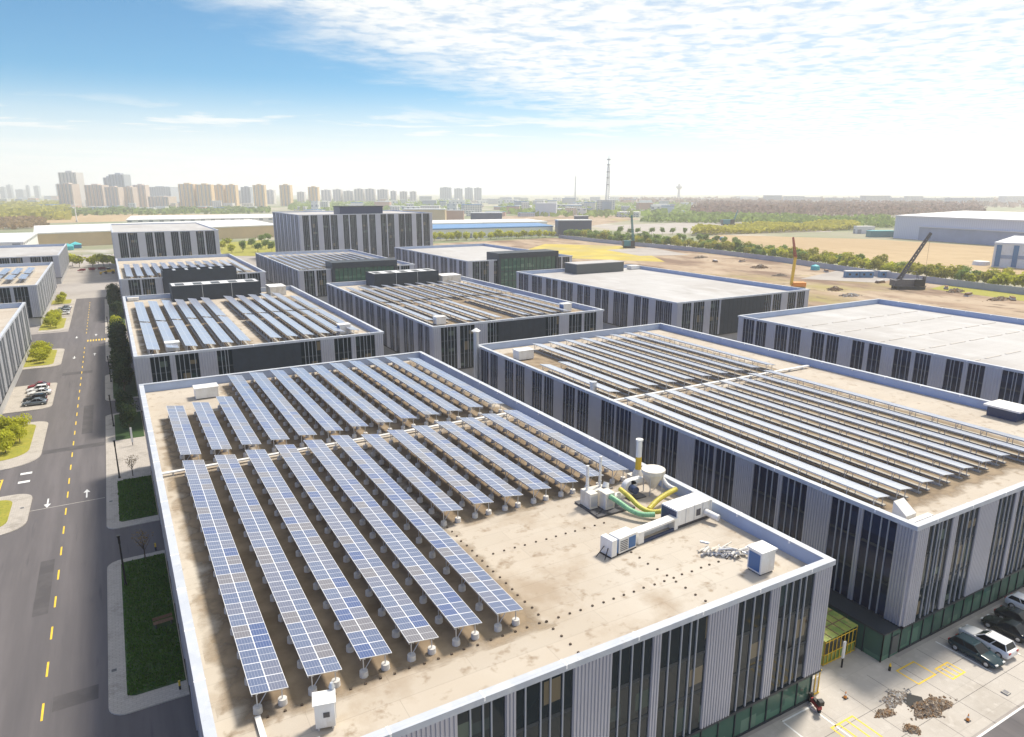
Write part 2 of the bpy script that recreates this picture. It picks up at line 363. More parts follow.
# ------------------------------------------------------------------ mesh builder
class MB:
    def __init__(self): self.v = []; self.f = []; self.m = []; self.uv = {}; self.smooth = set()
    def add(self, vs, fs, mi=0, smooth=False):
        o = len(self.v); self.v += [tuple(p) for p in vs]
        for f in fs:
            if smooth: self.smooth.add(len(self.f))
            self.f.append(tuple(i + o for i in f)); self.m.append(mi)
    def box(self, x0, y0, z0, x1, y1, z1, mi=0):
        if x0 > x1: x0, x1 = x1, x0
        if y0 > y1: y0, y1 = y1, y0
        self.add([(x0, y0, z0), (x1, y0, z0), (x1, y1, z0), (x0, y1, z0), (x0, y0, z1), (x1, y0, z1), (x1, y1, z1), (x0, y1, z1)],
                 [(0, 3, 2, 1), (4, 5, 6, 7), (0, 1, 5, 4), (1, 2, 6, 5), (2, 3, 7, 6), (3, 0, 4, 7)], mi)
    def obox(self, c, ax, ay, az, mi=0):
        c = Vector(c); ax = Vector(ax); ay = Vector(ay); az = Vector(az)
        vs = [c + sx * ax + sy * ay + sz * az for sz in (-1, 1) for sx, sy in ((-1, -1), (1, -1), (1, 1), (-1, 1))]
        self.add(vs, [(0, 3, 2, 1), (4, 5, 6, 7), (0, 1, 5, 4), (1, 2, 6, 5), (2, 3, 7, 6), (3, 0, 4, 7)], mi)
    def quad(self, a, b, c, d, mi=0, uv=None):
        self.add([a, b, c, d], [(0, 1, 2, 3)], mi)
        if uv: self.uv[len(self.f) - 1] = uv
    def poly(self, pts, z, mi=0):
        self.add([(p[0], p[1], z) for p in pts], [tuple(range(len(pts)))], mi)
    def prism(self, pts, z0, z1, mi=0, mtop=None):
        n = len(pts)
        self.add([(p[0], p[1], z0) for p in pts] + [(p[0], p[1], z1) for p in pts],
                 [(i, (i + 1) % n, n + (i + 1) % n, n + i) for i in range(n)] + [tuple(range(n - 1, -1, -1))], mi)
        self.add([(p[0], p[1], z1) for p in pts], [tuple(range(n))], mi if mtop is None else mtop)
    def tube(self, p0, p1, r0, r1=None, n=6, mi=0, cap=True, smooth=True):
        r1 = r0 if r1 is None else r1; p0 = Vector(p0); p1 = Vector(p1); d = (p1 - p0)
        if d.length < 1e-6: return
        d.normalize(); u = d.orthogonal().normalized(); v = d.cross(u)
        vs = []
        for p, r in ((p0, r0), (p1, r1)):
            for i in range(n):
                a = 2 * math.pi * i / n; vs.append(p + (u * math.cos(a) + v * math.sin(a)) * r)
        self.add(vs, [(i, (i + 1) % n, n + (i + 1) % n, n + i) for i in range(n)], mi, smooth)
        if cap: self.add(vs, [tuple(range(n - 1, -1, -1)), tuple(range(n, 2 * n))], mi)
    def path(self, pts, r, n=8, mi=0, ribs=True):
        for a, b in zip(pts, pts[1:]):
            self.tube(a, b, r, r, n, mi)
            if ribs:
                a = Vector(a); b = Vector(b); k = max(1, int((b - a).length / .14))
                for i in range(k):
                    q = a.lerp(b, (i + .5) / k); d = (b - a).normalized() * .03; self.tube(q - d, q + d, r * 1.1, r * 1.1, n, mi)
    def build(self, name, mats, parent=None, loc=(0, 0, 0), bevel=0):
        me = bpy.data.meshes.new(name); me.from_pydata(self.v, [], self.f)
        if not isinstance(mats, (list, tuple)): mats = [mats]
        for mm in mats: me.materials.append(MATS[mm] if isinstance(mm, str) else mm)
        me.polygons.foreach_set('material_index', self.m)
        if self.smooth: me.polygons.foreach_set('use_smooth', [i in self.smooth for i in range(len(self.f))])
        if self.uv:
            uvl = me.uv_layers.new(name='UVMap')
            for fi, uvs in self.uv.items():
                for li, t in zip(me.polygons[fi].loop_indices, uvs): uvl.data[li].uv = t
        me.update()
        o = bpy.data.objects.new(name, me); COL.objects.link(o); o.location = loc
        if parent: o.parent = parent
        if bevel:
            b = o.modifiers.new('bevel', 'BEVEL'); b.width = bevel; b.segments = 2; b.limit_method = 'ANGLE'
        return o
def thing(name, label, cat, loc=(0, 0, 0), rz=0, group=None):
    o = bpy.data.objects.new(name, None); COL.objects.link(o); o.location = loc; o.rotation_euler = (0, 0, rz)
    o.empty_display_size = .3
    return tag(o, label, cat, group)
def tag(o, label, cat, group=None):
    o['label'] = label; o['category'] = cat
    if group: o['group'] = group
    return o
def struct(o): o['kind'] = 'structure'; return o
def stuff(o, label=None, cat=None):
    o['kind'] = 'stuff'
    if label: o['label'] = label
    if cat: o['category'] = cat
    return o
def kids(o): return [c for c in list(bpy.data.objects) if c.parent == o]
CH = {}
def copy_tree(root, loc, rz=0, label=None, group=None, scale=None):
    r = root.copy(); COL.objects.link(r); r.location = loc; r.rotation_euler = (0, 0, rz)
    if label: r['label'] = label
    if group: r['group'] = group
    if scale: r.scale = scale
    if root.name not in CH: CH[root.name] = [(c, kids(c)) for c in kids(root)]
    for c, gs in CH[root.name]:
        d = c.copy(); COL.objects.link(d); d.parent = r
        for g in gs:
            e = g.copy(); COL.objects.link(e); e.parent = d
    return r
ORD = ['first', 'second', 'third', 'fourth', 'fifth', 'sixth', 'seventh', 'eighth', 'ninth', 'tenth', 'eleventh', 'twelfth', 'thirteenth',
       'fourteenth', 'fifteenth', 'sixteenth', 'seventeenth', 'eighteenth', 'nineteenth', 'twentieth', 'twenty-first', 'twenty-second', 'twenty-third', 'twenty-fourth', 'twenty-fifth',
       'twenty-sixth', 'twenty-seventh', 'twenty-eighth', 'twenty-ninth', 'thirtieth']

# ------------------------------------------------------------------ ground, roads, fields
def sheet(name, pts, z, m, mi=0):
    b = MB(); b.poly(pts, z); return struct(b.build(name, m))
def ccw(pts):
    a = sum(p[0] * q[1] - q[0] * p[1] for p, q in zip(pts, pts[1:] + pts[:1])); return pts if a > 0 else pts[::-1]
def rounded(x0, y0, x1, y1, rs):
    """rectangle with corner radii rs = (x0y0, x1y0, x1y1, x0y1)"""
    out = []
    for (cx, cy, sx, sy, a0), r in zip(((x0, y0, 1, 1, 180), (x1, y0, -1, 1, 270), (x1, y1, -1, -1, 0), (x0, y1, 1, -1, 90)), rs):
        if r <= 0: out.append((cx, cy)); continue
        for k in range(7):
            a = R(a0 + 15 * k); out.append((cx + sx * r + r * math.cos(a), cy + sy * r + r * math.sin(a)))
    return out
b = MB(); b.poly([(9000 * math.cos(i * math.pi / 24), 9000 * math.sin(i * math.pi / 24)) for i in range(48)], 0)
struct(b.build('ground', 'land'))
Z1, Z2, Z3 = .02, .04, .06
sheet('campus_ground', [(-90, -40), (212, -40), (212, 600), (-90, 600)], Z1, 'concrete_road')
sheet('road', [(-40, -40), (1.45, -40), (1.45, 352), (-15.6, 352), (-15.6, 269), (-80, 269), (-80, 246), (-40, 246)], Z2, 'asphalt')
sheet('forecourt', [(25, 24), (135, 24), (135, 33.4), (25, 33.4)], Z2, 'forecourt')
sheet('forecourt_passage', [(51, 33.4), (63, 33.4), (63, 126), (51, 126)], Z2, 'forecourt')
sheet('front_road', [(25, 8), (135, 8), (135, 23.6), (25, 23.6)], Z2, 'asphalt')
sheet('construction_ground', [(200, 90), (362, 90), (360, 232), (380, 315), (390, 400), (380, 512), (384, 590), (240, 575), (205, 420)], Z3, 'site_soil')
sheet('yellow_field', [tuple(at(x, y)[:2]) for x, y in ((520, 252), (545, 244), (620, 246), (640, 250), (665, 262), (560, 258))], Z3 + .03, 'yellow_field')
sheet('pale_track', [tuple(at(x, y)[:2]) for x, y in ((606, 250), (650, 247.5), (690, 255), (640, 256))], Z3 + .05, 'concrete_road')
sheet('pale_track', [tuple(at(x, y)[:2]) for x, y in ((800, 279), (850, 268), (905, 276), (880, 283))], Z3 + .05, 'concrete_road')
sheet('grass_patch', [tuple(at(x, y)[:2]) for x, y in ((930, 289), (950, 284), (1060, 297), (1060, 306))], Z3 + .04, 'lawn_yellow')
sheet('ochre_field', [(432, 200), (520, 170), (640, 300), (640, 420), (560, 545), (448, 465)], Z3, 'ochre_field')
sheet('ochre_field', [tuple(at(x, y)[:2]) for x, y in ((0, 217), (60, 214), (240, 214), (240, 218), (100, 222), (0, 224))], Z3, 'ochre_field')
sheet('yellow_field', [tuple(at(x, y)[:2]) for x, y in ((218, 243), (262, 240), (300, 246), (290, 256), (222, 256))], Z3, 'lawn_yellow')
sheet('far_plaza', [tuple(at(x, y)[:2]) for x, y in ((590, 226), (700, 222), (860, 222), (830, 232), (640, 234))], Z3, 'concrete_road')
sheet('far_plaza', [tuple(at(x, y)[:2]) for x, y in ((500, 216), (600, 214), (640, 219), (590, 226), (500, 222))], Z3, 'site_soil')

# kerbed strips and islands beside the road: each a raised pavement with planted soil on top
def island(name, outer, grass=None, top='pavement', gm='grass'):
    b = MB(); b.prism(ccw(outer), 0, .15, 0, 1); struct(b.build(name, ['kerb', top]))
    if grass:
        b = MB(); b.prism(ccw(grass), .1, .2, 0); struct(b.build('planting_bed', gm))
island('pavement', rounded(-5.2, 62.4, 1.3, 93.0, (1.6, 0, 0, 1.6)), rounded(-3.7, 64.6, 1.2, 92.0, (.8, 0, 0, .6)))
island('pavement', rounded(-5.2, 102.8, 1.3, 161.0, (1.5, 0, 0, 1.5)), rounded(-3.6, 104.6, 1.2, 121.0, (.6, 0, 0, .4)))
b = MB(); b.prism(rounded(-3.6, 142.5, 1.2, 160.0, (.4, 0, 0, .4)), .1, .2, 0); struct(b.build('planting_bed', 'grass'))
island('pavement', rounded(-5.2, 172.0, 1.3, 198.6, (2, 0, 0, 2)), rounded(-3.6, 173.0, 1.2, 197.8, (.6, 0, 0, .4)))
island('pavement', rounded(-5.0, 213.8, 1.3, 250.0, (2, 0, 0, 1)), rounded(-3.6, 214.6, 1.2, 246.0, (.6, 0, 0, .4)))
island('pavement', rounded(-5.0, 258.0, 1.3, 345.0, (1, 0, 0, 1)), rounded(-3.6, 259.0, 1.2, 344.0, (.6, 0, 0, .4)))
island('pavement', rounded(-34, 108.2, -14.9, 123.0, (0, 3.6, 2.6, 0)), rounded(-34, 110.4, -17.3, 121.4, (0, 2.4, 2.0, 0)), gm='lawn_yellow')
island('pavement', rounded(-30, 135.8, -15.1, 163.0, (0, 5.5, 2.6, 0)), rounded(-30, 140.6, -17.1, 161.6, (0, 4.5, 2.0, 0)), gm='lawn_yellow')
island('parking_apron', rounded(-24.0, 172.5, -15.2, 196.0, (0, 2.4, 1.0, 0)))
island('pavement', rounded(-24.0, 215.0, -15.4, 240.0, (0, 3, 2.4, 0)), rounded(-24.0, 217.6, -17.2, 238.6, (0, 2, 1.6, 0)), gm='lawn_yellow')
island('pavement', rounded(-24.2, 271.0, -15.6, 300.0, (0, 5, 1.6, 0)), rounded(-24.2, 275.0, -17.2, 298.4, (0, 3, 1, 0)), gm='lawn_yellow')
island('parking_apron', rounded(-24.0, 304.0, -15.8, 332.0, (0, 1, 1.0, 0)))
island('pavement', rounded(-24.2, 336.0, -15.8, 352.0, (0, 2, 1.6, 0)), rounded(-24.2, 337.6, -17.2, 350.4, (0, 1, 1, 0)), gm='lawn_yellow')
island('pavement', rounded(-34, 60, -15.4, 84.5, (0, 3, 3.4, 0)), rounded(-34, 62, -17.6, 82.5, (0, 2, 2, 0)), gm='lawn_yellow')

b = MB()
y = 65.2
while y < 118: b.box(-10.42, y, Z2 + .004, -10.24, y + 2.5, Z2 + .008, 1); y += 6.6
y = 124
while y < 340:
    if not 238 < y < 262: b.box(-10.45, y, Z2 + .004, -10.27, y + 2.5, Z2 + .008, 1)
    y += 6.6
def arrow(x, y, s):   # s=+1 pointing +Y
    b.box(x - .1, y - 1.6, Z2 + .004, x + .1, y + .6, Z2 + .008, 0)
    b.add([(x - .45, y + .6 * s if s > 0 else y - 1.6, Z2 + .008), (x + .45, y + .6 * s if s > 0 else y - 1.6, Z2 + .008), (x, y + 1.9 if s > 0 else y - 3.0, Z2 + .008)], [(0, 1, 2) if s > 0 else (0, 2, 1)], 0)
arrow(-12.8, 118.4, -1); arrow(-7.8, 118.2, 1); arrow(-12.6, 226, -1); arrow(-7.7, 226.5, 1); arrow(-12.9, 258, -1); arrow(-7.6, 258, 1)
for yy in (127.9, 131.9): b.box(-17.4, yy, Z2 + .004, -15.8, yy + .9, Z2 + .008, 0)
for x0 in (-22.6, -21.2, -19.8): b.box(x0, 126.0, Z2 + .004, x0 + .25, 131, Z2 + .008, 1)
for yy in (126.0, 130.8): b.box(-22.6, yy, Z2 + .004, -19.55, yy + .25, Z2 + .007, 1)
for k in range(7): b.box(-9.9 + k * .75, 247.5, Z2 + .004, -9.55 + k * .75, 250.4, Z2 + .008, 1)
# forecourt bays
for x0 in (68.9, 74.2, 79.5, 84.8, 46.0, 49.6): b.box(x0 - .08, 27.6, Z2 + .004, x0 + .08, 33.0, Z2 + .008, 0)
b.box(46.0, 33.05, Z2 + .004, 50.2, 33.2, Z2 + .008, 0)
for x0, y0, x1, y1, dv in ((61.0, 30.0, 63.9, 32.3, 0), (64.5, 28.8, 66.7, 30.6, 3), (49.0, 27.2, 52.0, 30.6, 3), (54.8, 22.0, 57, 24.0, 0)):
    for q in ((x0, y0, x1, y0 + .16), (x0, y1 - .16, x1, y1), (x0, y0 + .16, x0 + .16, y1 - .16), (x1 - .16, y0 + .16, x1, y1 - .16)):
        b.box(q[0], q[1], Z2 + .004, q[2], q[3], Z2 + .008, 1)
    for k in range(1, dv): 
        xx = x0 + (x1 - x0) * k / dv; b.box(xx - .08, y0 + .16, Z2 + .004, xx + .08, y1 - .16, Z2 + .008, 1)
b.box(25, 23.6, Z2 + .004, 110, 23.78, Z2 + .008, 0)
struct(b.build('road_markings', ['marking_white', 'marking_yellow']))
b = MB()
for x0, y0, x1, y1 in ((-14.9, 115.2, -5.4, 115.32), (-14.9, 141.0, -5.4, 143.2), (-12.4, 84, -10.9, 97.5), (-9.2, 150, -7.4, 171), (-14.6, 203, -8, 206), (-9.6, 66, -6.0, 68.2)):
    b.box(x0, y0, Z2 + .001, x1, y1, Z2 + .003, 0 if y1 - y0 > .5 else 1)
struct(b.build('asphalt_patches', ['asphalt_dark', 'kerb']))
b = MB()
for i in range(28): b.box(26 + i * 4, 23.8, Z2 + .001, 26.04 + i * 4, 33.3, Z2 + .003)
for k in range(2): b.box(25, 26.9 + k * 3.2, Z2 + .004, 135, 26.94 + k * 3.2, Z2 + .0045)
struct(b.build('paving_joints', 'asphalt_dark'))
# manhole lids and drains on the paving
for x, y in ((-4.7, 69.5), (-4.6, 113), (-15.9, 116.8), (66.9, 25.4)):
    b = MB(); b.box(x - .3, y - .3, .05, x + .3, y + .3, .165); b.box(x - .22, y - .22, .165, x + .22, y + .22, .17, 1)
    tag(b.build('manhole_cover', ['concrete', 'steel_dark']), 'square drain cover in the paving at %s' % {69.5: 'the nearest kerb block by the road', 113: 'the second kerb block beside the lamp post', 116.8: 'the tip of the small road island', 25.4: 'the front road edge near the parked cars'}[y], 'drain cover')

# ------------------------------------------------------------------ buildings of the estate
ZB, ZT, ZR = 3.3, 13.75, 12.8
def ribs(mb, o, t, n, a, bb, z0, z1, pitch, depth=.09):
    """trapezoid corrugation along t from a to bb, standing out along n"""
    k = max(2, int(round((bb - a) / pitch))); p = (bb - a) / k
    prof = [(a, 0)]
    for i in range(k):
        s = a + i * p
        prof += [(s + .12 * p, 0.0), (s + .25 * p, depth), (s + .75 * p, depth), (s + .88 * p, 0.0)]
    prof.append((bb, 0))
    vs = []
    for s, d in prof:
        for z in (z0, z1): vs.append((o[0] + t[0] * s + n[0] * (.16 + d), o[1] + t[1] * s + n[1] * (.16 + d), z))
    fs = [(2 * i, 2 * i + 2, 2 * i + 3, 2 * i + 1) for i in range(len(prof) - 1)]
    mb.add(vs, fs)
    # sides and back edge
    for s in (a, bb):
        q = [(o[0] + t[0] * s + n[0] * d, o[1] + t[1] * s + n[1] * d, z) for d, z in ((0, z0), (.16, z0), (.16, z1), (0, z1))]
        mb.add(q, [(0, 1, 2, 3) if s == a else (3, 2, 1, 0)])
    q = [(o[0] + t[0] * s + n[0] * d, o[1] + t[1] * s + n[1] * d, z0) for s, d in ((a, 0), (bb, 0), (bb, .16), (a, .16))]
    mb.add(q, [(3, 2, 1, 0)])
def face_box(mb, o, t, n, a, bb, d0, d1, z0, z1, mi=0):
    c = Vector((o[0], o[1], 0)) + Vector((t[0], t[1], 0)) * (a + bb) / 2 + Vector((n[0], n[1], 0)) * (d0 + d1) / 2 + Vector((0, 0, (z0 + z1) / 2))
    mb.obox(c, Vector((t[0], t[1], 0)) * (bb - a) / 2, Vector((n[0], n[1], 0)) * (d1 - d0) / 2, Vector((0, 0, (z1 - z0) / 2)), mi)
def facade(par, o, t, n, segs, z0, z1, clad, glass, rib, fins=3, rnd=None, detail=True):
    for kind, a, bb in segs:
        if kind == 'P':
            mb = MB(); ribs(mb, o, t, n, a, bb, z0, z1, rib); mb.build('cladding_panel', clad, par)
        elif kind == 'L':
            mb = MB(); face_box(mb, o, t, n, a, bb, 0, .14, z0, z1)
            k = int((bb - a) / 1.7)
            for i in range(1, k): face_box(mb, o, t, n, a + (bb - a) * i / k - .03, a + (bb - a) * i / k + .03, .14, .17, z0, z1)
            mb.build('louvre_panel', 'dark_louvre', par)
        else:
            mb = MB(); face_box(mb, o, t, n, a, bb, 0, .05, z0, z1)
            wo = mb.build('window', glass, par)
            mb = MB()
            wdt = bb - a; pos = []
            nf = max(1, int(round(wdt / 1.15)))
            for i in range(1, nf + 1):
                s = a + wdt * i / (nf + 1) + rnd.uniform(-.18, .18); pos.append(s)
            for s in pos: face_box(mb, o, t, n, s - .055, s + .055, .052, .16, z0, z1)
            if detail:
                for z in (z0 + 3.6, z0 + 7.1): face_box(mb, o, t, n, a, bb, .052, .075, z - .14, z + .14, 1)
            mb.build('mullion', ['fin', 'dark_frame'], wo)
def pattern(L, wide, dark1, narrow, dark2, start, end=None, louvre=None):
    """segments along a face of length L: corner panel then dark, narrow, dark, wide ..."""
    segs = []; s = 0.0
    end = start if end is None else end
    segs.append(('P', 0, start)); s = start
    period = dark1 + narrow + dark2 + wide
    k = max(1, round((L - start - end + wide) / period)); f = (L - start - end + wide) / (k * period)
    for i in range(k):
        for kd, wd in (('W', dark1), ('P', narrow), ('W', dark2), ('P', wide)):
            if i == k - 1 and kd == 'P' and wd == wide: continue
            segs.append((kd, s, s + wd * f)); s += wd * f
    segs.append(('P', s, L))
    rj = random.Random(int(L * 7 + wide * 10)); cuts = [x[1] for x in segs[1:]]
    cuts = [c + rj.uniform(-.28, .28) for c in cuts]; ends = cuts + [L]; cuts = [0] + cuts
    segs = [(sg[0], cuts[i], ends[i]) for i, sg in enumerate(segs)]
    if louvre:
        la, lb = louvre; new = []
        for kd, a, c in segs:
            if c <= la or a >= lb: new.append((kd, a, c))
            else:
                if a < la - .4: new.append((kd, a, la))
                if c > lb + .4: new.append((kd, lb, c))
        new = [x for x in new if x[2] - x[1] > .3]
        # stretch neighbours so that no gap is left
        new.append(('L', max([x[2] for x in new if x[2] <= la + .41] + [0]), min([x[1] for x in new if x[1] >= lb - .41] + [L])))
        segs = new
    return segs
def building(label, x0, y0, x1, y1, top=14.2, roof='roof_beige', faces='SW', rib=.5, louvre=None, parapet=1.4, clad='cladding', glass='glass', glass_w='glass_west_sky', ground=True, seed=1, front_segs=None):
    rnd = random.Random(seed)
    W, D = x1 - x0, y1 - y0
    t = thing('industrial_building', label, 'building', (x0, y0, 0), 0, 'striped industrial halls of the estate')
    zt = top - .45; zr = top - parapet
    mb = MB(); mb.box(0, 0, ZB - .25, W, D, zr - .05); mb.build('wall', 'wall_core', t)
    mb = MB(); mb.box(.4, .4, 0, W - .4, D - .4, ZB - .25); mb.build('ground_floor', 'plinth', t)
    mb = MB(); mb.box(.33, .33, zr - .049, W - .33, D - .33, zr); mb.build('roof', roof, t)
    # parapet and coping
    mb = MB()
    for q in ((0, 0, W, .32), (0, D - .32, W, D), (0, .32, .32, D - .32), (W - .32, .32, W, D - .32)): mb.box(q[0], q[1], zr - .05, q[2], q[3], top - .1)
    mb.build('parapet', 'parapet', t)
    mb = MB(); e = .26
    for q in ((-e, -e, W + e, .42), (-e, D - .42, W + e, D + e), (-e, .42, .42, D - .42), (W - .42, .42, W + e, D - .42)): mb.box(q[0], q[1], top - .42 if q[0] < -9 else top - .1, q[2], q[3], top)
    for q in ((-e, -e, W + e, -e + .05), (-e, -e + .05, -e + .05, D + e), (W + e - .05, -e + .05, W + e, D + e)): mb.box(q[0], q[1], zt - .02, q[2], q[3], top - .1)
    step = 6.2; s = 4.0
    while s < D: mb.box(-e - .012, s, top - .3, .432, s + .14, top + .012, 1); mb.box(W - .432, s, top - .3, W + e + .012, s + .14, top + .012, 1); s += step
    s = 3.0
    while s < W: mb.box(s, -e - .012, top - .3, s + .14, .432, top + .012, 1); s += step
    mb.build('coping', ['coping', 'coping_joint'], t)
    FR = {'S': ((0, 0), (1, 0), (0, -1), W), 'W': ((0, D), (0, -1), (-1, 0), D), 'E': ((W, 0), (0, 1), (1, 0), D), 'N': ((W, D), (-1, 0), (0, 1), W)}
    for c in faces:
        o, tt, nn, L = FR[c]
        if c in 'SN':
            segs = front_segs if (front_segs and c == 'S') else pattern(L, 3.3, 3.8, .9, 4.3, 2.2, 2.2, louvre if c == 'S' else None)
        else: segs = pattern(L, 3.0, 3.5, .7, 3.4, 1.9, 1.9)
        facade(t, o, tt, nn, segs, ZB, zt, clad if c != 'E' else 'cladding_pale', glass if c != 'W' else glass_w, rib, 3, rnd, True)
        mb = MB(); face_box(mb, o, tt, nn, -.2, L + .2, -.1, .2, ZB - .28, ZB - .02)
        mb.build('soffit_band', 'dark_frame', t)
        if ground and c in 'SW':
            mb = MB(); face_box(mb, o, tt, nn, .5, L - .5, -.38, -.2, .05, ZB - .29); gl = mb.build('ground_floor_glazing', 'glass_green', t)
            mb = MB(); k = int(L / 1.9)
            for i in range(k + 1): s = .5 + (L - 1) * i / k; face_box(mb, o, tt, nn, s - .05, s + .05, -.198, -.1, .05, ZB - .29)
            face_box(mb, o, tt, nn, .45, L - .45, -.198, -.12, .05, .25)
            mb.build('mullion', 'dark_frame', gl)
    return t
f1segs = [('P', 0, 2.0), ('W', 2.0, 5.6), ('P', 5.6, 6.4), ('W', 6.4, 9.9), ('P', 9.9, 13.6), ('W', 13.6, 17.0), ('P', 17.0, 17.8), ('W', 17.8, 22.3), ('P', 22.3, 25.6), ('W', 25.6, 29.3),
          ('P', 29.3, 30.1), ('W', 30.1, 34.8), ('P', 34.8, 38.0), ('W', 38.0, 41.7), ('P', 41.7, 42.8), ('W', 42.8, 47.1), ('P', 47.1, 49.3)]
X1, X2, X3 = (1.5, 50.8), (63.4, 112.8), (137.5, 195.0)
F1 = building('nearest striped hall with beige roof full of blue solar tables beside the road', X1[0], 33.6, X1[1], 126.2, faces='SW', rib=.3, front_segs=f1segs, seed=1)
F2 = building('large striped hall right of the nearest one, solar tables and a tall flue', X2[0], 33.7, X2[1], 126.2, faces='SW', rib=.3, seed=2)
F3 = building('white roofed hall at the right edge with dark striped side wall', X3[0], 33.5, X3[1], 124.5, roof='roof_white', faces='SW', seed=3, ground=False)
M1 = building('hall behind the nearest one, dark louvre in the middle of its front', X1[0], 149.2, X1[1] + .3, 240, faces='SW', louvre=(17.4, 31.2), seed=4, ground=False)
M2 = building('middle hall with long rows of solar tables and dark plant screen', X2[0], 149.2, X2[1], 241, faces='SW', louvre=(17.4, 31.2), seed=5, ground=False)
M3 = building('white roofed hall in the third column with grey plant box at its back', X3[0] + 1, 148.5, X3[1], 240, roof='roof_white', faces='SW', louvre=(17.4, 36), seed=6, ground=False)
N1 = building('hall with black entrance box in front, below the taller pale block', X1[0], 288.5, X1[1] + 1, 381, faces='SW', seed=7, ground=False, louvre=(13.6, 38.6))
N2 = building('hall with green glazed black porch, in front of the tall office block', X2[0] + 1, 286.5, X2[1] + 1, 380, faces='SW', seed=8, ground=False, louvre=(13, 41))
N3 = building('white roofed hall with black porch beside the yellow field', X3[0] + 2.5, 287, X3[1] + 2, 381, roof='roof_white', faces='SW', seed=9, ground=False, louvre=(15, 48))
O1 = building('tall pale block with white roof at the end of the first column', X1[0], 414, X1[1] + 1, 520, top=24.6, roof='roof_white', faces='SW', parapet=.5, seed=10, ground=False, clad='cladding_pale')
L1 = building('nearest hall left of the road, its pale wall facing the parked cars', -75, 148.5, -23.4, 241, faces='ES', seed=11, ground=False)
L2 = building('second hall left of the road with a few blue solar tables', -75, 285, -23.6, 376, faces='ES', seed=12, ground=False)
L3 = building('third hall left of the road with plain white roof', -75, 414, -23.2, 505, roof='roof_white', faces='ES', seed=13, ground=False)
# the tall office block
O2 = building('tall striped office block with dark rooftop box behind the halls', 101.5, 441, 189, 518, top=31, roof='roof_white', faces='SWE', parapet=.6, seed=14, ground=False)
mb = MB(); mb.box(26, 2, 30.4, 54, 16, 35.2); mb.build('penthouse', 'navy', O2)
mb = MB(); mb.box(25.6, 1.6, 35.2, 54.4, 16.4, 35.7); mb.build('penthouse_roof', 'dark_frame', O2)

def porch(par, x0, x1, front_y, depth, zt, glazed):
    """black framed entrance volume on a hall's front, rising above the roof"""
    mb = MB(); y0 = front_y; y1 = front_y + depth
    mb.box(x0, y0, zt - 2.4 if glazed else 0, x1, y1, zt)
    if glazed: mb.box(x0, y0, 0, x0 + 1.2, y1, zt - 2.4); mb.box(x1 - 1.2, y0, 0, x1, y1, zt - 2.4)
    p = mb.build('entrance_box', 'dark_louvre', par)
    if glazed:
        mb = MB(); mb.box(x0 + 1.2, y0 + .8, 0, x1 - 1.2, y0 + 1.0, zt - 2.4); mb.build('porch_glazing', 'glass_green', p)
        mb = MB()
        for i in range(1, 14):
            s = x0 + 1.2 + (x1 - x0 - 2.4) * i / 14; mb.box(s - .06, y0 + .62, 0, s + .06, y0 + .798, zt - 2.4)
        for z in (4, 8.5): mb.box(x0 + 1.2, y0 + .66, z, x1 - 1.2, y0 + .79, z + .3)
        mb.build('mullion', 'dark_frame', p)
    else:
        mb = MB(); mb.box(x0, y0, zt, x1, y0 + .3, zt + .9); mb.box(x0, y1 - .3, zt, x1, y1, zt + .9); mb.box(x0, y0 + .3, zt, x0 + .3, y1 - .3, zt + .9); mb.box(x1 - .3, y0 + .3, zt, x1, y1 - .3, zt + .9)
        for i in range(1, 6):
            s = x0 + (x1 - x0) * i / 6; mb.box(s - .5, y0 + .3, zt + .3, s + .5, y1 - .3, zt + .7, 1)
        mb.build('box_parapet', ['dark_louvre', 'galv'], p)
porch(N1, 13.8, 39.5, -1.2, 9, 15.6, False)
porch(N2, 13, 41, -1.6, 10, 16.6, True)
porch(N3, 15, 48, -1.6, 12, 17, True)

def plant_screen(label, x0, y0, x1, y1, z0, z1, m='dark_louvre'):
    t = thing('plant_screen', label, 'roof plant', (x0, y0, z0)); W, D, Hh = x1 - x0, y1 - y0, z1 - z0
    mb = MB()
    for q in ((0, 0, W, .25), (0, D - .25, W, D), (0, .25, .25, D - .25), (W - .25, .25, W, D - .25)): mb.box(q[0], q[1], 0, q[2], q[3], Hh)
    mb.build('screen_wall', m, t)
    mb = MB(); mb.box(.25, .25, 0, W - .25, D - .25, Hh - .12); mb.build('deck', 'shed_roof', t)
    for i in range(5):
        s = W * (i + .5) / 5
        mb = MB(); mb.box(s - W * .05, 2.0, Hh - .115, s + W * .05, D - 2.0, Hh - .08); mb.build('fan_opening', 'black', t)
    mb = MB()
    for s in (W * .33, W * .66): mb.box(s, -.06, 0, s + .12, -.002, Hh)
    mb.build('downpipe', 'galv', t)
    return t
plant_screen('black open topped plant screen on the hall behind the nearest one', 14.2, 230.4, 39.6, 239.4, ZR, 17.5)
plant_screen('black plant screen at the back of the middle hall roof', 77, 231.0, 101, 240.0, ZR, 17.5)
def plain_box(name, label, cat, x0, y0, z0, x1, y1, z1, m, mroof='roof_white'):
    t = thing(name, label, cat, (x0, y0, z0)); W, D, Hh = x1 - x0, y1 - y0, z1 - z0
    mb = MB(); mb.box(0, 0, 0, W, D, Hh); mb.build('wall', m, t)
    mb = MB(); mb.box(-.15, -.15, Hh, W + .15, D + .15, Hh + .25); mb.build('roof', mroof, t)
    return t
plain_box('plant_room', 'grey plant room box with white top on a white roof', 'plant room', 160, 229.5, ZR, 183.5, 238, 16.6, 'sign_grey')
plain_box('plant_room', 'small cream stair house beside the plant screen of the middle hall', 'plant room', 101.8, 229.5, ZR, 109, 236, 15.4, 'offwhite', 'white_paint')
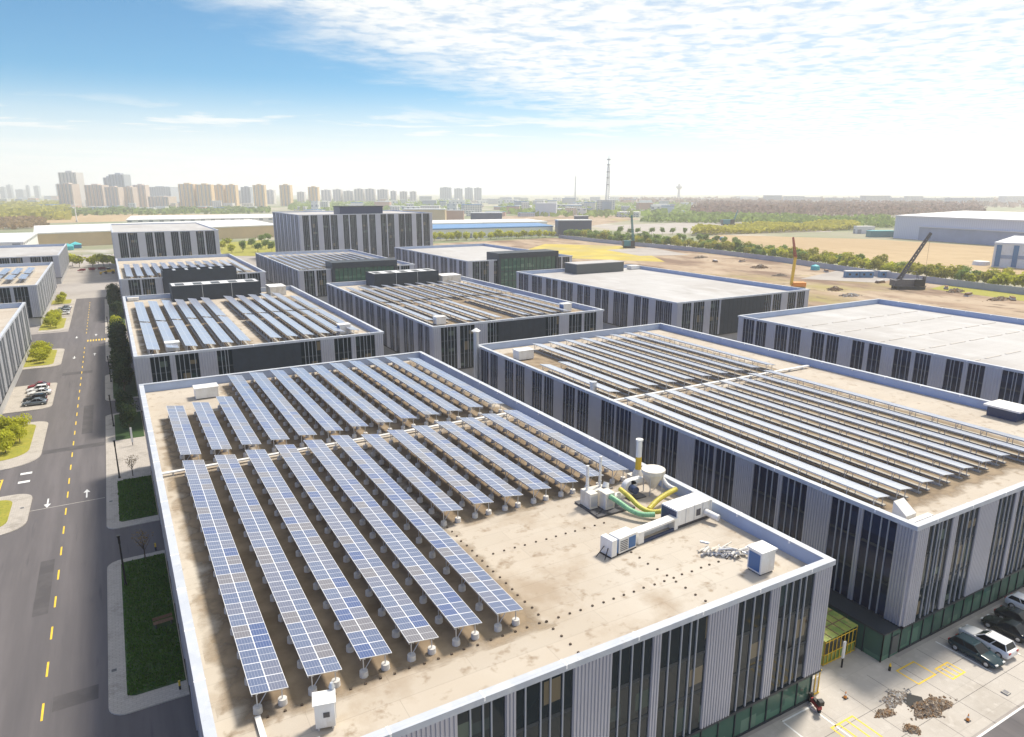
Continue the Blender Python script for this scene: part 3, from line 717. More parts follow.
plain_box('plant_room', 'small cream stair house at the back of the first column roof', 'plant room', 42.2, 229, ZR, 47.0, 236, 15.4, 'offwhite', 'white_paint')

# ------------------------------------------------------------------ solar tables
TW, MD = 2.25, 1.6
ZL, ZH = 1.46, 1.8      # right (low) and left (high) edge above the roof
def table_mesh(n):
    mb = MB(); L = n * MD
    sl = (ZL - ZH) / TW
    top = [(0, 0, ZH), (TW, 0, ZL), (TW, L, ZL), (0, L, ZH)]
    mb.quad(*top, 0, [(0, 0), (2, 0), (2, n), (0, n)])
    bt = [(x, y, z - .05) for x, y, z in top]
    mb.quad(bt[3], bt[2], bt[1], bt[0], 1)
    for i in range(4):
        j = (i + 1) % 4; mb.quad(bt[i], bt[j], top[j], top[i], 1)
    return mb
def frame_mesh(n, base):
    mb = MB(); L = n * MD; k = max(2, int(L / 3.2) + 1)
    zl = lambda x: ZH + (ZL - ZH) * x / TW - .06
    for x in (.35, 1.9): mb.box(x - .04, .05, zl(x) - .10, x + .04, L - .05, zl(x))
    for i in range(k):
        y = .5 + (L - 1.0) * i / (k - 1)
        for x in (.35, 1.9): mb.box(x - .035, y - .035, .0, x + .035, y + .035, zl(x) - .10)
        mb.tube((.35, y, .35), (1.15, y, zl(1.15) - .05), .03, n=4)
    mb.box(.02, 0, ZH - .17, .06, L, ZH - .055)
    if base:
        for x in (.35, 1.9): mb.box(x - .22, .2, 0.0, x + .22, L - .2, .16, 1)
    return mb
foot_me = None
def footing_mesh():
    mb = MB(); mb.tube((0, 0, 0), (0, 0, .42), .31, .29, 10); return mb
TPROTO = {}
FOOT = [None]
def solar_table(x, y0, y1, zr, label, group, feet=False, pm='solar_cells', low=0.0):
    global ZL, ZH
    n = max(2, int(round((y1 - y0) / MD))); key = (n, feet, pm, low)
    if key not in TPROTO:
        t = thing('solar_table', label, 'solar table', (x, y0, zr), 0, group)
        ZL -= low; ZH -= low
        table_mesh(n).build('panel_surface', [pm, 'galv'], t)
        frame_mesh(n, not feet).build('support_frame', ['galv', 'concrete'], t)
        ZL += low; ZH += low
        if feet:
            L = n * MD; k = max(2, int(L / 3.2) + 1)
            for i in range(k):
                yy = .5 + (L - 1.0) * i / (k - 1)
                for xx in (.35, 1.9):
                    if FOOT[0] is None:
                        o = footing_mesh().build('footing', 'footing_concrete', t); FOOT[0] = o
                    else:
                        o = FOOT[0].copy(); COL.objects.link(o); o.parent = t
                    o.location = (xx, yy, .004)
        TPROTO[key] = t
        CH[t.name] = [(c, []) for c in kids(t)]
        return t
    return copy_tree(TPROTO[key], (x, y0, zr), 0, label, group)
def grime_shade_mat():  # brown for roof dirt plus painted shade of the table gaps
    m = bpy.data.materials.new('roof_grime_shade'); m.use_nodes = True
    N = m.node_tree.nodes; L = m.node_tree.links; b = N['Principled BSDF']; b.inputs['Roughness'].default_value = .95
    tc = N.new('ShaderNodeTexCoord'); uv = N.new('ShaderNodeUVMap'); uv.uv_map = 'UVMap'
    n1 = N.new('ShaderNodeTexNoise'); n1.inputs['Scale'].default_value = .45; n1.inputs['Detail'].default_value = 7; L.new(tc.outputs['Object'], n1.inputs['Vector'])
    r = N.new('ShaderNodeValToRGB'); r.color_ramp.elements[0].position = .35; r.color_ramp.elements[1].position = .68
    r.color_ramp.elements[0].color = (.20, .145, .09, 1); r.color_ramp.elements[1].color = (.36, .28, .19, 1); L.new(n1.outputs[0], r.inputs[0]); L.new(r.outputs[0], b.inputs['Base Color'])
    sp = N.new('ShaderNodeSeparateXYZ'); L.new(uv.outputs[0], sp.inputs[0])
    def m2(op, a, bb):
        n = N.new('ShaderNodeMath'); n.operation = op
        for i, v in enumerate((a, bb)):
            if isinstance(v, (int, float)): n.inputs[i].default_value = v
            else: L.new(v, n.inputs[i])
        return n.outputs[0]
    # u, v hold the metres to the nearest side of the darkened zone
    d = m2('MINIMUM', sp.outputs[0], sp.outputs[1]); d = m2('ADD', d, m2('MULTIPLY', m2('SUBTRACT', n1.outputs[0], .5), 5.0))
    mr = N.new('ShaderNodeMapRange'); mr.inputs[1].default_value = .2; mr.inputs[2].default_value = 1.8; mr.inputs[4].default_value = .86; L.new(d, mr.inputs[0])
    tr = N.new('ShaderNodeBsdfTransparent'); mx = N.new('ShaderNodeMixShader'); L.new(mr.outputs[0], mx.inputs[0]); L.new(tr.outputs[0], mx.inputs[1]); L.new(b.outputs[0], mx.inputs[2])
    L.new(mx.outputs[0], N['Material Output'].inputs[0]); MATS['roof_grime_shade'] = m
grime_shade_mat()
def grime_and_shade(par, ox, oy, x0, y0, x1, y1):
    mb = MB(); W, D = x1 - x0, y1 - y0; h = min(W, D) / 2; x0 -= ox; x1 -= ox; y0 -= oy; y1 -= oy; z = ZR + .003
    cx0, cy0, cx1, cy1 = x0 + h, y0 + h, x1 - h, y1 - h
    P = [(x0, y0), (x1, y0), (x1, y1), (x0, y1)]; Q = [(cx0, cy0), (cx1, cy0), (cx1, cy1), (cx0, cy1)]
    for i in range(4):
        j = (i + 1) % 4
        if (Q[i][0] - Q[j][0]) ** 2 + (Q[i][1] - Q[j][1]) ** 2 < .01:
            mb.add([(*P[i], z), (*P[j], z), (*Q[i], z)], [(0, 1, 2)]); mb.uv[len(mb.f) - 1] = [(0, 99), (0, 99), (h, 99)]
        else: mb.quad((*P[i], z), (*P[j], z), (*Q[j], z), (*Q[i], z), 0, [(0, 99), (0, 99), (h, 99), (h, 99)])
    return mb.build('roof_grime_shade', 'roof_grime_shade', par)
PITCHX = 3.48
for q in ((2.2, 39, 26.2, 85.6), (24.6, 57, 49.5, 85.6), (2.2, 86.6, 13.5, 110), (12.4, 86.6, 49.4, 125.2)): grime_and_shade(F1, X1[0], 33.6, *q)
for q in ((64.4, 37, 102.5, 82.6), (64.4, 83.8, 106, 122)): grime_and_shade(F2, X2[0], 33.7, *q)
for q in ((2.6, 152, 25, 226), (26, 152, 48, 226)): grime_and_shade(M1, X1[0], 149.2, *q)
grime_and_shade(M2, X2[0], 149.2, 64.6, 152, 111.5, 228)
grime_and_shade(N1, X1[0], 288.5, 3, 300, 50, 347); grime_and_shade(N2, X2[0] + 1, 286.5, 66, 300, 112, 368)
g = 'solar tables on the nearest roof'
for k in range(13):
    x = X1[0] + 2.7 + PITCHX * k
    y0 = 40.3 if k < 6 else 58.0
    solar_table(x, y0, 84.3, ZR, '%s front bank table on the nearest roof, %s from the road' % ('long blue' if k < 6 else 'shorter', ORD[k]), g, True)
    y1 = 108.9 if k < 2 else (111.6 if k == 2 else 124.6)
    if k == 12: y1 = 121
    solar_table(x, 87.3, y1, ZR, '%srear bank solar table on the nearest roof, %s from the road' % ('cut short ' if k < 3 else '', ORD[k]), g, True)
g = 'solar tables on the hall with the tall flue'
for k in range(10):
    x = X2[0] + 2.3 + 4.0 * k
    if k < 9: solar_table(x, 39.3 if k < 7 else 35.6, 81.5, ZR, 'silvery front bank table on the flue hall, %s from its left wall' % ORD[k], g, False, 'solar_cells_sky_glare', .3)
    solar_table(x, 84.6, 105.5 if k < 2 else 121, ZR, 'silvery rear bank table on the flue hall, %s from its left wall' % ORD[k], g, False, 'solar_cells_sky_glare', .3)
g = 'solar tables on the louvre fronted hall'
for k in range(12):
    x = X1[0] + (2.3 + PITCHX * k if k < 6 else 26.0 + PITCHX * (k - 6))
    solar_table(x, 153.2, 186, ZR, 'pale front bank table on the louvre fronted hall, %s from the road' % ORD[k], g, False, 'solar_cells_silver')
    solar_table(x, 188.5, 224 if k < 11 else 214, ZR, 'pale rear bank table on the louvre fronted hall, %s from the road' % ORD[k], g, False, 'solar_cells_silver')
g = 'solar tables on the middle hall'
for k in range(11):
    x = X2[0] + 2.2 + 4.1 * k
    if k != 5: solar_table(x, 158 if k in (0, 1, 10) else 153, 189, ZR, 'grey solar table in front bank of the middle hall, %s from its left wall' % ORD[k], g, False, 'solar_cells_sky_glare', .3)
    solar_table(x, 191.5, 227, ZR, 'grey solar table in rear bank of the middle hall, %s from its left wall' % ORD[k], g, False, 'solar_cells_sky_glare', .3)
g = 'solar tables on the porch hall'
for k in range(13):
    x = X1[0] + 2.2 + PITCHX * k
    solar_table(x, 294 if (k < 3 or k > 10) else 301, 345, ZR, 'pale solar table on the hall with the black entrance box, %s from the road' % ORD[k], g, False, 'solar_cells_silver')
    solar_table(X2[0] + 3.2 + PITCHX * k, 292 if (k < 3 or k > 10) else 300, 366, ZR, 'grey solar table on the hall with the green glazed porch, %s from its left wall' % ORD[k], 'solar tables on the glazed porch hall', False, 'solar_cells_sky_glare', .3)
g = 'solar tables on the second hall left of the road'
for k in range(5):
    solar_table(-30.5 - PITCHX * 1.15 * k, 306, 322, ZR, 'front row blue table on the second left hall, %s from its road wall' % ORD[k], g)
    solar_table(-30.5 - PITCHX * 1.15 * k, 326, 350, ZR, 'rear row blue table on the second left hall, %s from its road wall' % ORD[k], g)

# raised paver strips on the white roof
BAT = None
for i in range(4):
    for j in range(7):
        for q in (8, 17):
            if BAT is None:
                mb = MB(); mb.box(0, 0, .004, 5.6, .4, .09); BAT = mb.build('roof_batten', 'kerb', F3); o = BAT
            else: o = BAT.copy(); COL.objects.link(o); o.parent = F3
            o.location = (3 + j * 7.6, q + i * 20, ZR)

_before = set(o.name for o in bpy.data.objects)
# ------------------------------------------------------------------ roof equipment
def vent_box(label, x, y, sx, sy, sz, zr=ZR, rz=0, grille=False):
    t = thing('roof_unit', label, 'roof unit', (x, y, zr), rz)
    mb = MB(); mb.box(-sx / 2, -sy / 2, .12, sx / 2, sy / 2, sz); mb.build('casing', 'white_paint', t, bevel=.03)
    mb = MB(); mb.box(-sx / 2 - .12, -sy / 2 - .12, sz, sx / 2 + .12, sy / 2 + .12, sz + .14); mb.build('lid', 'white_paint', t)
    mb = MB(); mb.box(-sx / 2 + .1, -sy / 2 + .1, 0, sx / 2 - .1, sy / 2 - .1, .12); mb.build('base', 'steel_dark', t)
    if grille:
        mb = MB(); mb.box(-sx / 2 - .03, -sy / 2 + .15, .3, -sx / 2 - .002, sy / 2 - .15, sz - .2); mb.build('grille', 'blue_grille', t)
    return t
vent_box('white box unit with dark grille at the front right corner of the nearest roof', 45.5, 36.6, 1.7, 1.5, 2.1, grille=True)
vent_box('low white roof unit at the back left of the nearest roof', 10.4, 117.0, 3.4, 2.4, 1.7)
vent_box('white roof unit at the back left of the flue hall roof', 67.6, 114.5, 3.4, 2.4, 1.8)
vent_box('white roof unit at the front left of the louvre fronted hall', 8.5, 156.0, 2.6, 2.2, 1.8)
vent_box('white roof unit with dark grille at the front right of the louvre fronted hall', 44.3, 156.2, 2.6, 2.2, 2.2, grille=True)
vent_box('white roof unit at the front left of the middle hall', 68.2, 156.2, 2.6, 2.2, 1.9)
vent_box('white roof unit with dark grille at front right corner of the middle hall', 105.5, 156.3, 2.6, 2.2, 2.2, grille=True)
vent_box('two low white ducts beside the black plant screen at the road side', 3.9, 236, 3.0, 1.8, .9)
vent_box('small grey unit on the white roof beside the grey plant room', 190, 231, 5, 3, 1.4)
vent_box('small pale unit beside the porch of the farthest white roofed hall', 160, 293, 4, 3, 2.2)
# tall flue at the back left corner of the second hall
t = thing('flue', 'tall pale steel flue with conical cap on the corner of a hall', 'chimney', (62.35, 124.6, 0))
mb = MB(); mb.tube((0, 0, 0), (0, 0, 17.2), .55, .55, 16); mb.build('pipe', 'galv', t)
mb = MB(); mb.tube((0, 0, 17.2), (0, 0, 17.35), .62, .62, 16); mb.tube((0, 0, 17.5), (0, 0, 18.1), .95, .08, 16); mb.tube((0, 0, 17.35), (0, 0, 17.5), .4, .4, 12); mb.build('cap', 'white_paint', t)
mb = MB()
for z in (4, 8, 12): mb.box(.3, -.4, z, 1.0, .4, z + .12)
mb.build('bracket', 'galv', t)
t = thing('vent_pipe', 'short grey vent pipe on the left edge of the flue hall roof', 'vent pipe', (64.7, 87.5, ZR))
mb = MB(); mb.tube((0, 0, 0), (0, 0, 2.0), .55, .55, 14); mb.build('pipe', 'galv', t)
mb = MB(); mb.tube((0, 0, 2.0), (0, 0, 2.2), .62, .6, 14); mb.build('rim', 'galv', t)
t = thing('roof_hatch', 'white slanted roof hatch at the front left corner of the flue hall', 'roof hatch', (65.6, 36.0, ZR))
mb = MB(); mb.add([(0, 0, 0), (1.7, 0, 0), (1.7, 1.5, 0), (0, 1.5, 0), (0, 0, .4), (1.7, 0, .4), (1.7, 1.5, 1.5), (0, 1.5, 1.5)], [(0, 3, 2, 1), (4, 5, 6, 7), (0, 1, 5, 4), (1, 2, 6, 5), (2, 3, 7, 6), (3, 0, 4, 7)]); mb.build('hood', 'white_paint', t)
mb = MB(); mb.box(-1.6, -1.1, .05, 2.8, -.5, .4); mb.build('duct', 'white_paint', t)
t = thing('roof_hatch', 'white canopied hatch with dark opening at the right parapet of the flue hall', 'roof hatch', (108.6, 46.5, ZR))
mb = MB(); mb.box(0, 0, 0, 3.6, 4.0, 1.5); mb.build('hood', 'navy', t)
mb = MB(); mb.box(-.5, -.5, 1.5, 3.9, 4.4, 1.75); mb.build('lid', 'white_paint', t)
# cabinet and cable trays on the near left corner
t = thing('inverter_cabinet', 'white inverter cabinet at the near front edge beside the first tables', 'cabinet', (7.9, 37.0, ZR), R(-14))
mb = MB(); mb.box(-.6, -.42, .25, .6, .42, 1.95); mb.build('casing', 'white_paint', t, bevel=.04)
mb = MB(); mb.add([(-.7, -.52, 1.95), (.7, -.52, 1.95), (.7, .52, 2.12), (-.7, .52, 2.12), (-.7, -.52, 2.02), (.7, -.52, 2.02), (.7, .52, 2.2), (-.7, .52, 2.2)], [(0, 3, 2, 1), (4, 5, 6, 7), (0, 1, 5, 4), (1, 2, 6, 5), (2, 3, 7, 6), (3, 0, 4, 7)]); mb.build('lid', 'white_paint', t)
mb = MB(); mb.box(-.1, -.45, 1.0, .28, -.422, 1.35); mb.build('display', 'steel_dark', t)
mb = MB(); mb.box(-.5, -.3, 0, -.36, .3, .25); mb.box(.36, -.3, 0, .5, .3, .25); mb.build('plinth', 'footing_concrete', t)
mb = MB(); mb.tube((.5, .6, 0), (.5, .6, 2.3), .16, .16, 8); mb.tube((.5, .6, 2.3), (.5, .6, 2.6), .22, .1, 8); mb.build('vent', 'galv', t)
mb = MB(); mb.box(4.25, 35.0, ZR + .08, 4.6, 40.2, ZR + .22); mb.box(4.25, 34.6, ZR + .08, 7.6, 35.0, ZR + .22); mb.box(7.1, 35.0, ZR + .08, 7.4, 36.6, ZR + .22)
tag(mb.build('cable_tray', 'white_paint'), 'white cable tray running from the first table to the inverter cabinet', 'cable tray')
mb = MB(); mb.box(1.9, 85.4, ZR + .35, 48, 85.9, ZR + .5)
for i in range(14): mb.box(3 + i * 3.4, 85.45, ZR, 3.2 + i * 3.4, 85.85, ZR + .35, 1)
tag(mb.build('cable_tray', ['white_paint', 'galv']), 'long white cable tray across the nearest roof between its two banks', 'cable tray')
mb = MB(); mb.box(64.4, 82.7, ZR + .35, 111, 83.3, ZR + .55)
for i in range(14): mb.box(65 + i * 3.4, 82.75, ZR, 65.2 + i * 3.4, 83.25, ZR + .35, 1)
tag(mb.build('cable_tray', ['white_paint', 'galv']), 'long white cable tray across the flue hall roof between its banks', 'cable tray')
for xx, y0, y1, lb in ((8.6, 50, 82, 0),): pass
# lines of little lightning-conductor blocks on the bare roof
def dots(label, pts):
    mb = MB()
    rr = random.Random(5)
    for (xa, ya), (xb, yb) in zip(pts, pts[1:]):
        L = math.hypot(xb - xa, yb - ya); k = int(L / 1.05)
        for i in range(k + 1):
            q = i / max(1, k); x = xa + (xb - xa) * q + rr.uniform(-.05, .05); yv = ya + (yb - ya) * q + rr.uniform(-.05, .05)
            mb.box(x - .075, yv - .075, ZR, x + .075, yv + .075, ZR + .10)
    tag(mb.build('lightning_conductor', 'bark'), label, 'lightning conductor')
dots('line of dark conductor blocks across the bare roof from tables to right parapet', [(25.2, 39.2), (49.8, 39.2)])
dots('line of dark conductor blocks along the edge of the long tables', [(25.0, 57.2), (25.2, 35.0)])
dots('short line of dark conductor blocks crossing near the scrap heap', [(37.6, 45.5), (37.9, 35.2)])
dots('line of dark conductor blocks in front of the exhaust machines', [(26.5, 50.4), (39.0, 50.4)])
dots('line of dark conductor blocks in front of the long tables', [(4.5, 39.4), (24.6, 39.3)])

# exhaust treatment plant on the nearest roof
t = thing('exhaust_scrubber', 'cream scrubber unit with two white masts on a steel skid', 'exhaust unit', (41.5, 54.0, ZR))
mb = MB(); mb.box(-2.4, -2.6, 0, 2.4, 1.6, .2); mb.build('skid', 'steel_dark', t)
mb = MB(); mb.box(-2.2, -.9, .2, -1.2, .9, 1.9); mb.box(-.9, -1.8, .2, .3, -.5, 2.0); mb.box(-.9, .2, .2, .9, 1.4, 1.6); mb.build('casing', 'offwhite', t, bevel=.06)
mb = MB(); mb.tube((-1.75, .3, 1.9), (-1.75, .3, 4.6), .16, .16, 10); mb.build('mast', 'white_paint', t)
mb = MB(); mb.tube((.35, .9, 1.6), (.35, .9, 5.0), .14, .14, 10); mb.build('mast', 'white_paint', t)
mb = MB(); mb.tube((.4, -1.1, 1.1), (2.2, -.9, 1.0), .38, .38, 12); mb.tube((.7, .4, 1.6), (.9, .5, 2.1), .4, .3, 12); mb.build('drum', 'white_paint', t)
mb = MB()
for z_ in (2.4, 3.4, 4.3): mb.tube((-1.75, .3, z_), (-1.75, .3, z_ + .06), .2, n=10)
for z_ in (2.2, 3.4, 4.5): mb.tube((.35, .9, z_), (.35, .9, z_ + .06), .18, n=10)
mb.build('clamp', 'galv', t)
mb = MB(); mb.box(-2.1, -.93, .5, -1.3, -.902, 1.6); mb.build('access_door', 'galv', t)
mb = MB(); mb.box(-.7, -1.83, .5, .1, -1.802, 1.5); mb.build('access_door', 'galv', t)
mb = MB(); mb.tube((-1.2, -1.5, .3), (-2.3, -2.2, .25), .05, n=6); mb.tube((1, -.6, .4), (2.2, .9, .3), .07, n=6); mb.tube((1, .9, .9), (2.3, 1.2, .9), .09, n=6); mb.build('pipe', 'steel_dark', t)
t = thing('exhaust_stack', 'white exhaust stack with yellow lower section beside the right parapet', 'exhaust stack', (48.6, 56.8, ZR))
mb = MB(); mb.box(-.9, -.9, 0, .9, .9, .8); mb.tube((0, 0, .8), (0, 0, 1.5), .75, .4, 12); mb.build('base', 'offwhite', t)
mb = MB(); mb.tube((0, 0, 1.5), (0, 0, 3.0), .36, .34, 14); mb.build('lower_pipe', 'yellow_paint', t)
mb = MB(); mb.tube((0, 0, 3.0), (0, 0, 4.9), .33, .33, 14); mb.tube((0, 0, 4.9), (0, 0, 5.1), .42, .42, 14); mb.build('upper_pipe', 'white_paint', t)
t = thing('cyclone_separator', 'cream conical separator with flat drum top behind the hoses', 'separator', (48.0, 53.6, ZR))
mb = MB(); mb.tube((0, 0, .6), (0, 0, 2.4), .35, 1.25, 18); mb.tube((0, 0, 2.4), (0, 0, 2.8), 1.3, 1.3, 18); mb.build('cone', 'offwhite', t)
mb = MB()
for a in range(4):
    c, s = math.cos(a * math.pi / 2 + .6), math.sin(a * math.pi / 2 + .6); mb.tube((c * 1.0, s * 1.0, 0), (c * 1.1, s * 1.1, 2.4), .06, n=5)
mb.build('support_leg', 'galv', t)
t = thing('blower_fan', 'white snail shaped blower with dark blue motor', 'blower', (45.5, 54.4, ZR))
mb = MB(); mb.tube((-.1, -.35, .95), (-.1, .35, .95), .85, .85, 18); mb.box(-.1, -.35, 1.3, 1.5, .35, 1.8); mb.build('volute', 'white_paint', t)
mb = MB(); mb.tube((-.1, -1.2, .95), (-.1, -.36, .95), .42, .42, 12); mb.build('motor', 'navy', t)
mb = MB(); mb.box(-1, -1.4, 0, 1.2, .6, .14); mb.build('base', 'steel_dark', t)
mb = MB()
pts = [Vector((41.0, 52.9, ZR + 1.5)), Vector((41.5, 51.6, ZR + 1.1)), Vector((42.2, 50.6, ZR + .75)), Vector((43.0, 49.6, ZR + .6))]
def spline(P, k=6):
    out = []
    for i in range(len(P) - 1):
        p0, p1, p2, p3 = P[max(0, i - 1)], P[i], P[i + 1], P[min(len(P) - 1, i + 2)]
        for j in range(k):
            t_ = j / k; out.append(.5 * ((2 * p1) + (p2 - p0) * t_ + (2 * p0 - 5 * p1 + 4 * p2 - p3) * t_ ** 2 + (3 * p1 - p0 - 3 * p2 + p3) * t_ ** 3))
    out.append(P[-1]); return out
mb.path(spline([Vector(p) for p in ((41.1, 52.2, ZR + 1.7), (41.6, 51.2, ZR + 1.3), (42.0, 49.9, ZR + .9), (42.6, 48.8, ZR + .75), (43.6, 48.1, ZR + .8))]), .26, 10)
tag(mb.build('ribbed_hose', 'hose_green'), 'pale green flexible hose curving from the scrubber unit', 'hose')
mb = MB(); mb.path(spline([Vector(p) for p in ((43.0, 53.0, ZR + 1.8), (43.1, 51.6, ZR + 1.5), (43.3, 50.0, ZR + .9), (44.0, 48.8, ZR + .7), (45.6, 47.9, ZR + 1.0), (47.0, 47.3, ZR + 1.5))]), .24, 10)
tag(mb.build('ribbed_hose', 'hose_yellow'), 'yellow flexible hose bending down to the white duct box', 'hose')
mb = MB(); mb.path(spline([Vector(p) for p in ((44.3, 49.8, ZR + .5), (46.0, 50.4, ZR + .9), (48.0, 50.9, ZR + 1.1), (49.2, 51.2, ZR + 1.1))]), .26, 10)
tag(mb.build('ribbed_hose', 'hose_yellow'), 'straight yellow hose lying towards the right parapet', 'hose')
mb = MB(); mb.path(spline([Vector(p) for p in ((49.2, 51.2, ZR + 1.1), (48.9, 52.3, ZR + 1.3), (48.8, 53.4, ZR + 2.2))]), .22, 10)
tag(mb.build('ribbed_hose', 'white_paint'), 'white hose rising to the conical separator', 'hose')
t = thing('exhaust_duct_box', 'large white duct box with dark blue open end', 'duct box', (46.6, 47.0, ZR), R(4))
mb = MB(); mb.box(-2.4, -1.1, .35, 2.6, 1.1, 2.0); mb.build('casing', 'white_paint', t, bevel=.05)
mb = MB(); mb.box(-2.45, -.98, .5, -2.402, .98, 1.85); mb.build('opening', 'navy', t)
mb = MB(); mb.box(-2.2, -1.0, 0, 2.4, 1.0, .35); mb.build('base', 'steel_dark', t)
mb = MB(); mb.tube((1.6, -1.1, .9), (1.9, -2.6, .7), .33, .33, 12); mb.build('outlet_pipe', 'white_paint', t)
mb = MB()
for x_ in (-1.2, 0.0, 1.2, 2.3): mb.box(x_ - .03, -1.13, .4, x_ + .03, -1.102, 1.95); mb.box(x_ - .03, -1.13, 2.002, x_ + .03, 1.1, 2.03)
mb.box(.3, -1.125, .75, .9, -1.103, 1.45, 1)
mb.build('flange', ['galv', 'steel_dark'], t)
t = thing('filter_frame', 'long white open frame lying between the duct box and the blue fan unit', 'filter frame', (41.6, 45.9, ZR), R(6))
mb = MB(); mb.box(-2.6, -.5, 1.1, 2.8, .5, 1.3); mb.box(-2.6, -.5, .1, -1.9, .5, 1.1); mb.box(2.3, -.5, .1, 2.8, .5, 1.1); mb.box(-1.9, .3, .1, 2.3, .5, 1.1); mb.build('frame', 'white_paint', t)
mb = MB(); mb.box(-1.9, -.48, .02, 2.3, -.3, .3); mb.build('rail', 'navy', t)
t = thing('fan_unit', 'white and blue twin fan unit at the left end of the exhaust line', 'fan unit', (37.0, 45.4, ZR), R(8))
mb = MB(); mb.box(-1.7, -.75, .1, -1.0, .75, 1.75); mb.box(-.7, -.7, .1, 1.6, .7, 1.65); mb.build('casing', 'white_paint', t, bevel=.06)
mb = MB(); mb.box(-1.0, -.6, .2, -.7, .6, 1.5); mb.box(.55, -.74, .3, 1.45, -.702, 1.4); mb.build('grille', 'blue_grille', t)
mb = MB(); mb.box(-1.75, -.7, 0, 1.6, .7, .1); mb.build('base', 'black', t)
mb = MB()
for k in range(6): mb.box(-.55, -.73, .35 + k * .18, .4, -.702, .42 + k * .18)
mb.build('louvre', 'steel_dark', t)
mb = MB(); mb.tube((-1.72, -.3, .9), (-2.4, -.6, .1), .05, n=6); mb.tube((-1.72, .2, .9), (-2.6, .3, .1), .04, n=6); mb.build('cable', 'black', t)
rr = random.Random(8)
mb = MB()
for i in range(90):
    q = rr.gauss(0, .75); c = Vector((45.0 + q, 39.9 - q * .75 + rr.gauss(0, .3), ZR + .1 + abs(rr.gauss(0, .25))))
    a = rr.uniform(-1.3, .5); l = rr.uniform(.15, .6); d = Vector((math.cos(a) * l, math.sin(a) * l, rr.uniform(-.1, .2)))
    mb.tube(c - d, c + d, rr.uniform(.05, .15), n=6, mi=rr.choice((0, 1, 2)))
stuff(mb.build('scrap_debris', ['galv', 'offwhite', 'footing_concrete']), 'tangle of grey scrap pipes lying on the bare roof', 'scrap')

for o in bpy.data.objects:
    if o.name in _before or o.parent: continue
    if o.type == 'EMPTY' and o.name.split('.')[0] not in ('flue',): o.location.x *= 1.012; o.location.y *= 1.012
    elif o.type == 'MESH' and o.name.split('.')[0] != 'cable_tray': o.location = (.5, .6, 0)
# ------------------------------------------------------------------ forecourt at the right
t = thing('entrance_vestibule', 'green glass vestibule with dark frame at the corner of the flue hall', 'vestibule', (60.8, 33.75, 0))
mb = MB(); mb.box(.08, .08, .05, 2.9, 10, 3.0); mb.build('glazing', 'glass_green', t)
mb = MB()
for s in (0, 1.4): mb.box(s, 0, .05, s + .08, .1, 3.1)
for s in range(6): mb.box(0, s * 2.0, .05, .1, s * 2.0 + .08, 3.1)
mb.box(-.02, -.02, 3.0, 2.9, 10, 3.18); mb.build('frame', 'dark_frame', t)
mb = MB(); mb.box(1.5, -.04, .4, 2.6, 0.06, 2.4); mb.build('notice_board', 'sign_grey', t)
t = thing('protective_canopy', 'scaffold canopy roofed in green netting between the two halls', 'canopy', (55.4, 36.2, 0))
mb = MB(); mb.add([(0, 0, 2.7), (4.9, 0, 2.9), (4.9, 10, 3.1), (0, 10, 2.9), (0, 0, 2.78), (4.9, 0, 2.98), (4.9, 10, 3.18), (0, 10, 2.98)], [(0, 3, 2, 1), (4, 5, 6, 7), (0, 1, 5, 4), (1, 2, 6, 5), (2, 3, 7, 6), (3, 0, 4, 7)]); mb.build('net_roof', 'green_net', t)
mb = MB()
for i in range(1, 7): mb.obox((2.45, i * 1.43, 2.91 + i * .029), (2.42, 0, .1), (0, .035, 0), (0, 0, .03))
for i in range(1, 5): mb.obox((i * .98, 5, 2.9 + i * .04), (.035, 0, 0), (0, 4.95, .1), (0, 0, .03))
mb.build('roof_batten', 'wood', t)
mb = MB(); mb.box(.02, .07, .1, .06, 9.9, 2.65); mb.box(.12, .07, .1, 4.8, .1, 1.15); mb.build('side_net', 'green_net', t)
mb = MB()
for i in range(9):
    x = i * .6; mb.tube((x + .05, .0, 0), (x + .05, .0, 2.75), .05, n=5)
for i in range(6): mb.tube((.05, i * 1.9, 0), (.05, i * 1.9, 2.8), .05, n=5); mb.tube((4.85, i * 1.9, 0), (4.85, i * 1.9, 2.9), .05, n=5)
for z in (.15, 1.2, 2.6): mb.tube((.05, 0, z), (4.85, 0, z), .05, n=5); mb.tube((.05, 0, z), (.05, 10, z), .05, n=5)
mb.build('scaffold_pole', 'yellow_paint', t)
t = thing('barrier_fence', 'yellow framed white barrier fence under the corner of the nearest hall', 'fence', (48.9, 33.9, 0))
mb = MB()
for i in range(6): mb.box(i * .55, 0, 0, i * .55 + .08, .08, 2.6)
mb.box(-.1, 0.01, .1, 3.0, .09, .2); mb.box(-.1, .01, 2.45, 3.0, .09, 2.55); mb.build('frame', 'yellow_paint', t)
mb = MB(); mb.box(0, .1, .2, 2.8, .13, 1.9); mb.build('sheet', 'white_paint', t)
t = thing('marker_post', 'white topped marker post standing before the green canopy', 'post', (56.9, 35.2, 0))
mb = MB(); mb.tube((0, 0, 0), (0, 0, 1.1), .09, n=8); mb.build('base', 'black', t)
mb = MB(); mb.box(-.14, -.08, 1.1, .14, .08, 2.9); mb.build('board', 'white_paint', t)
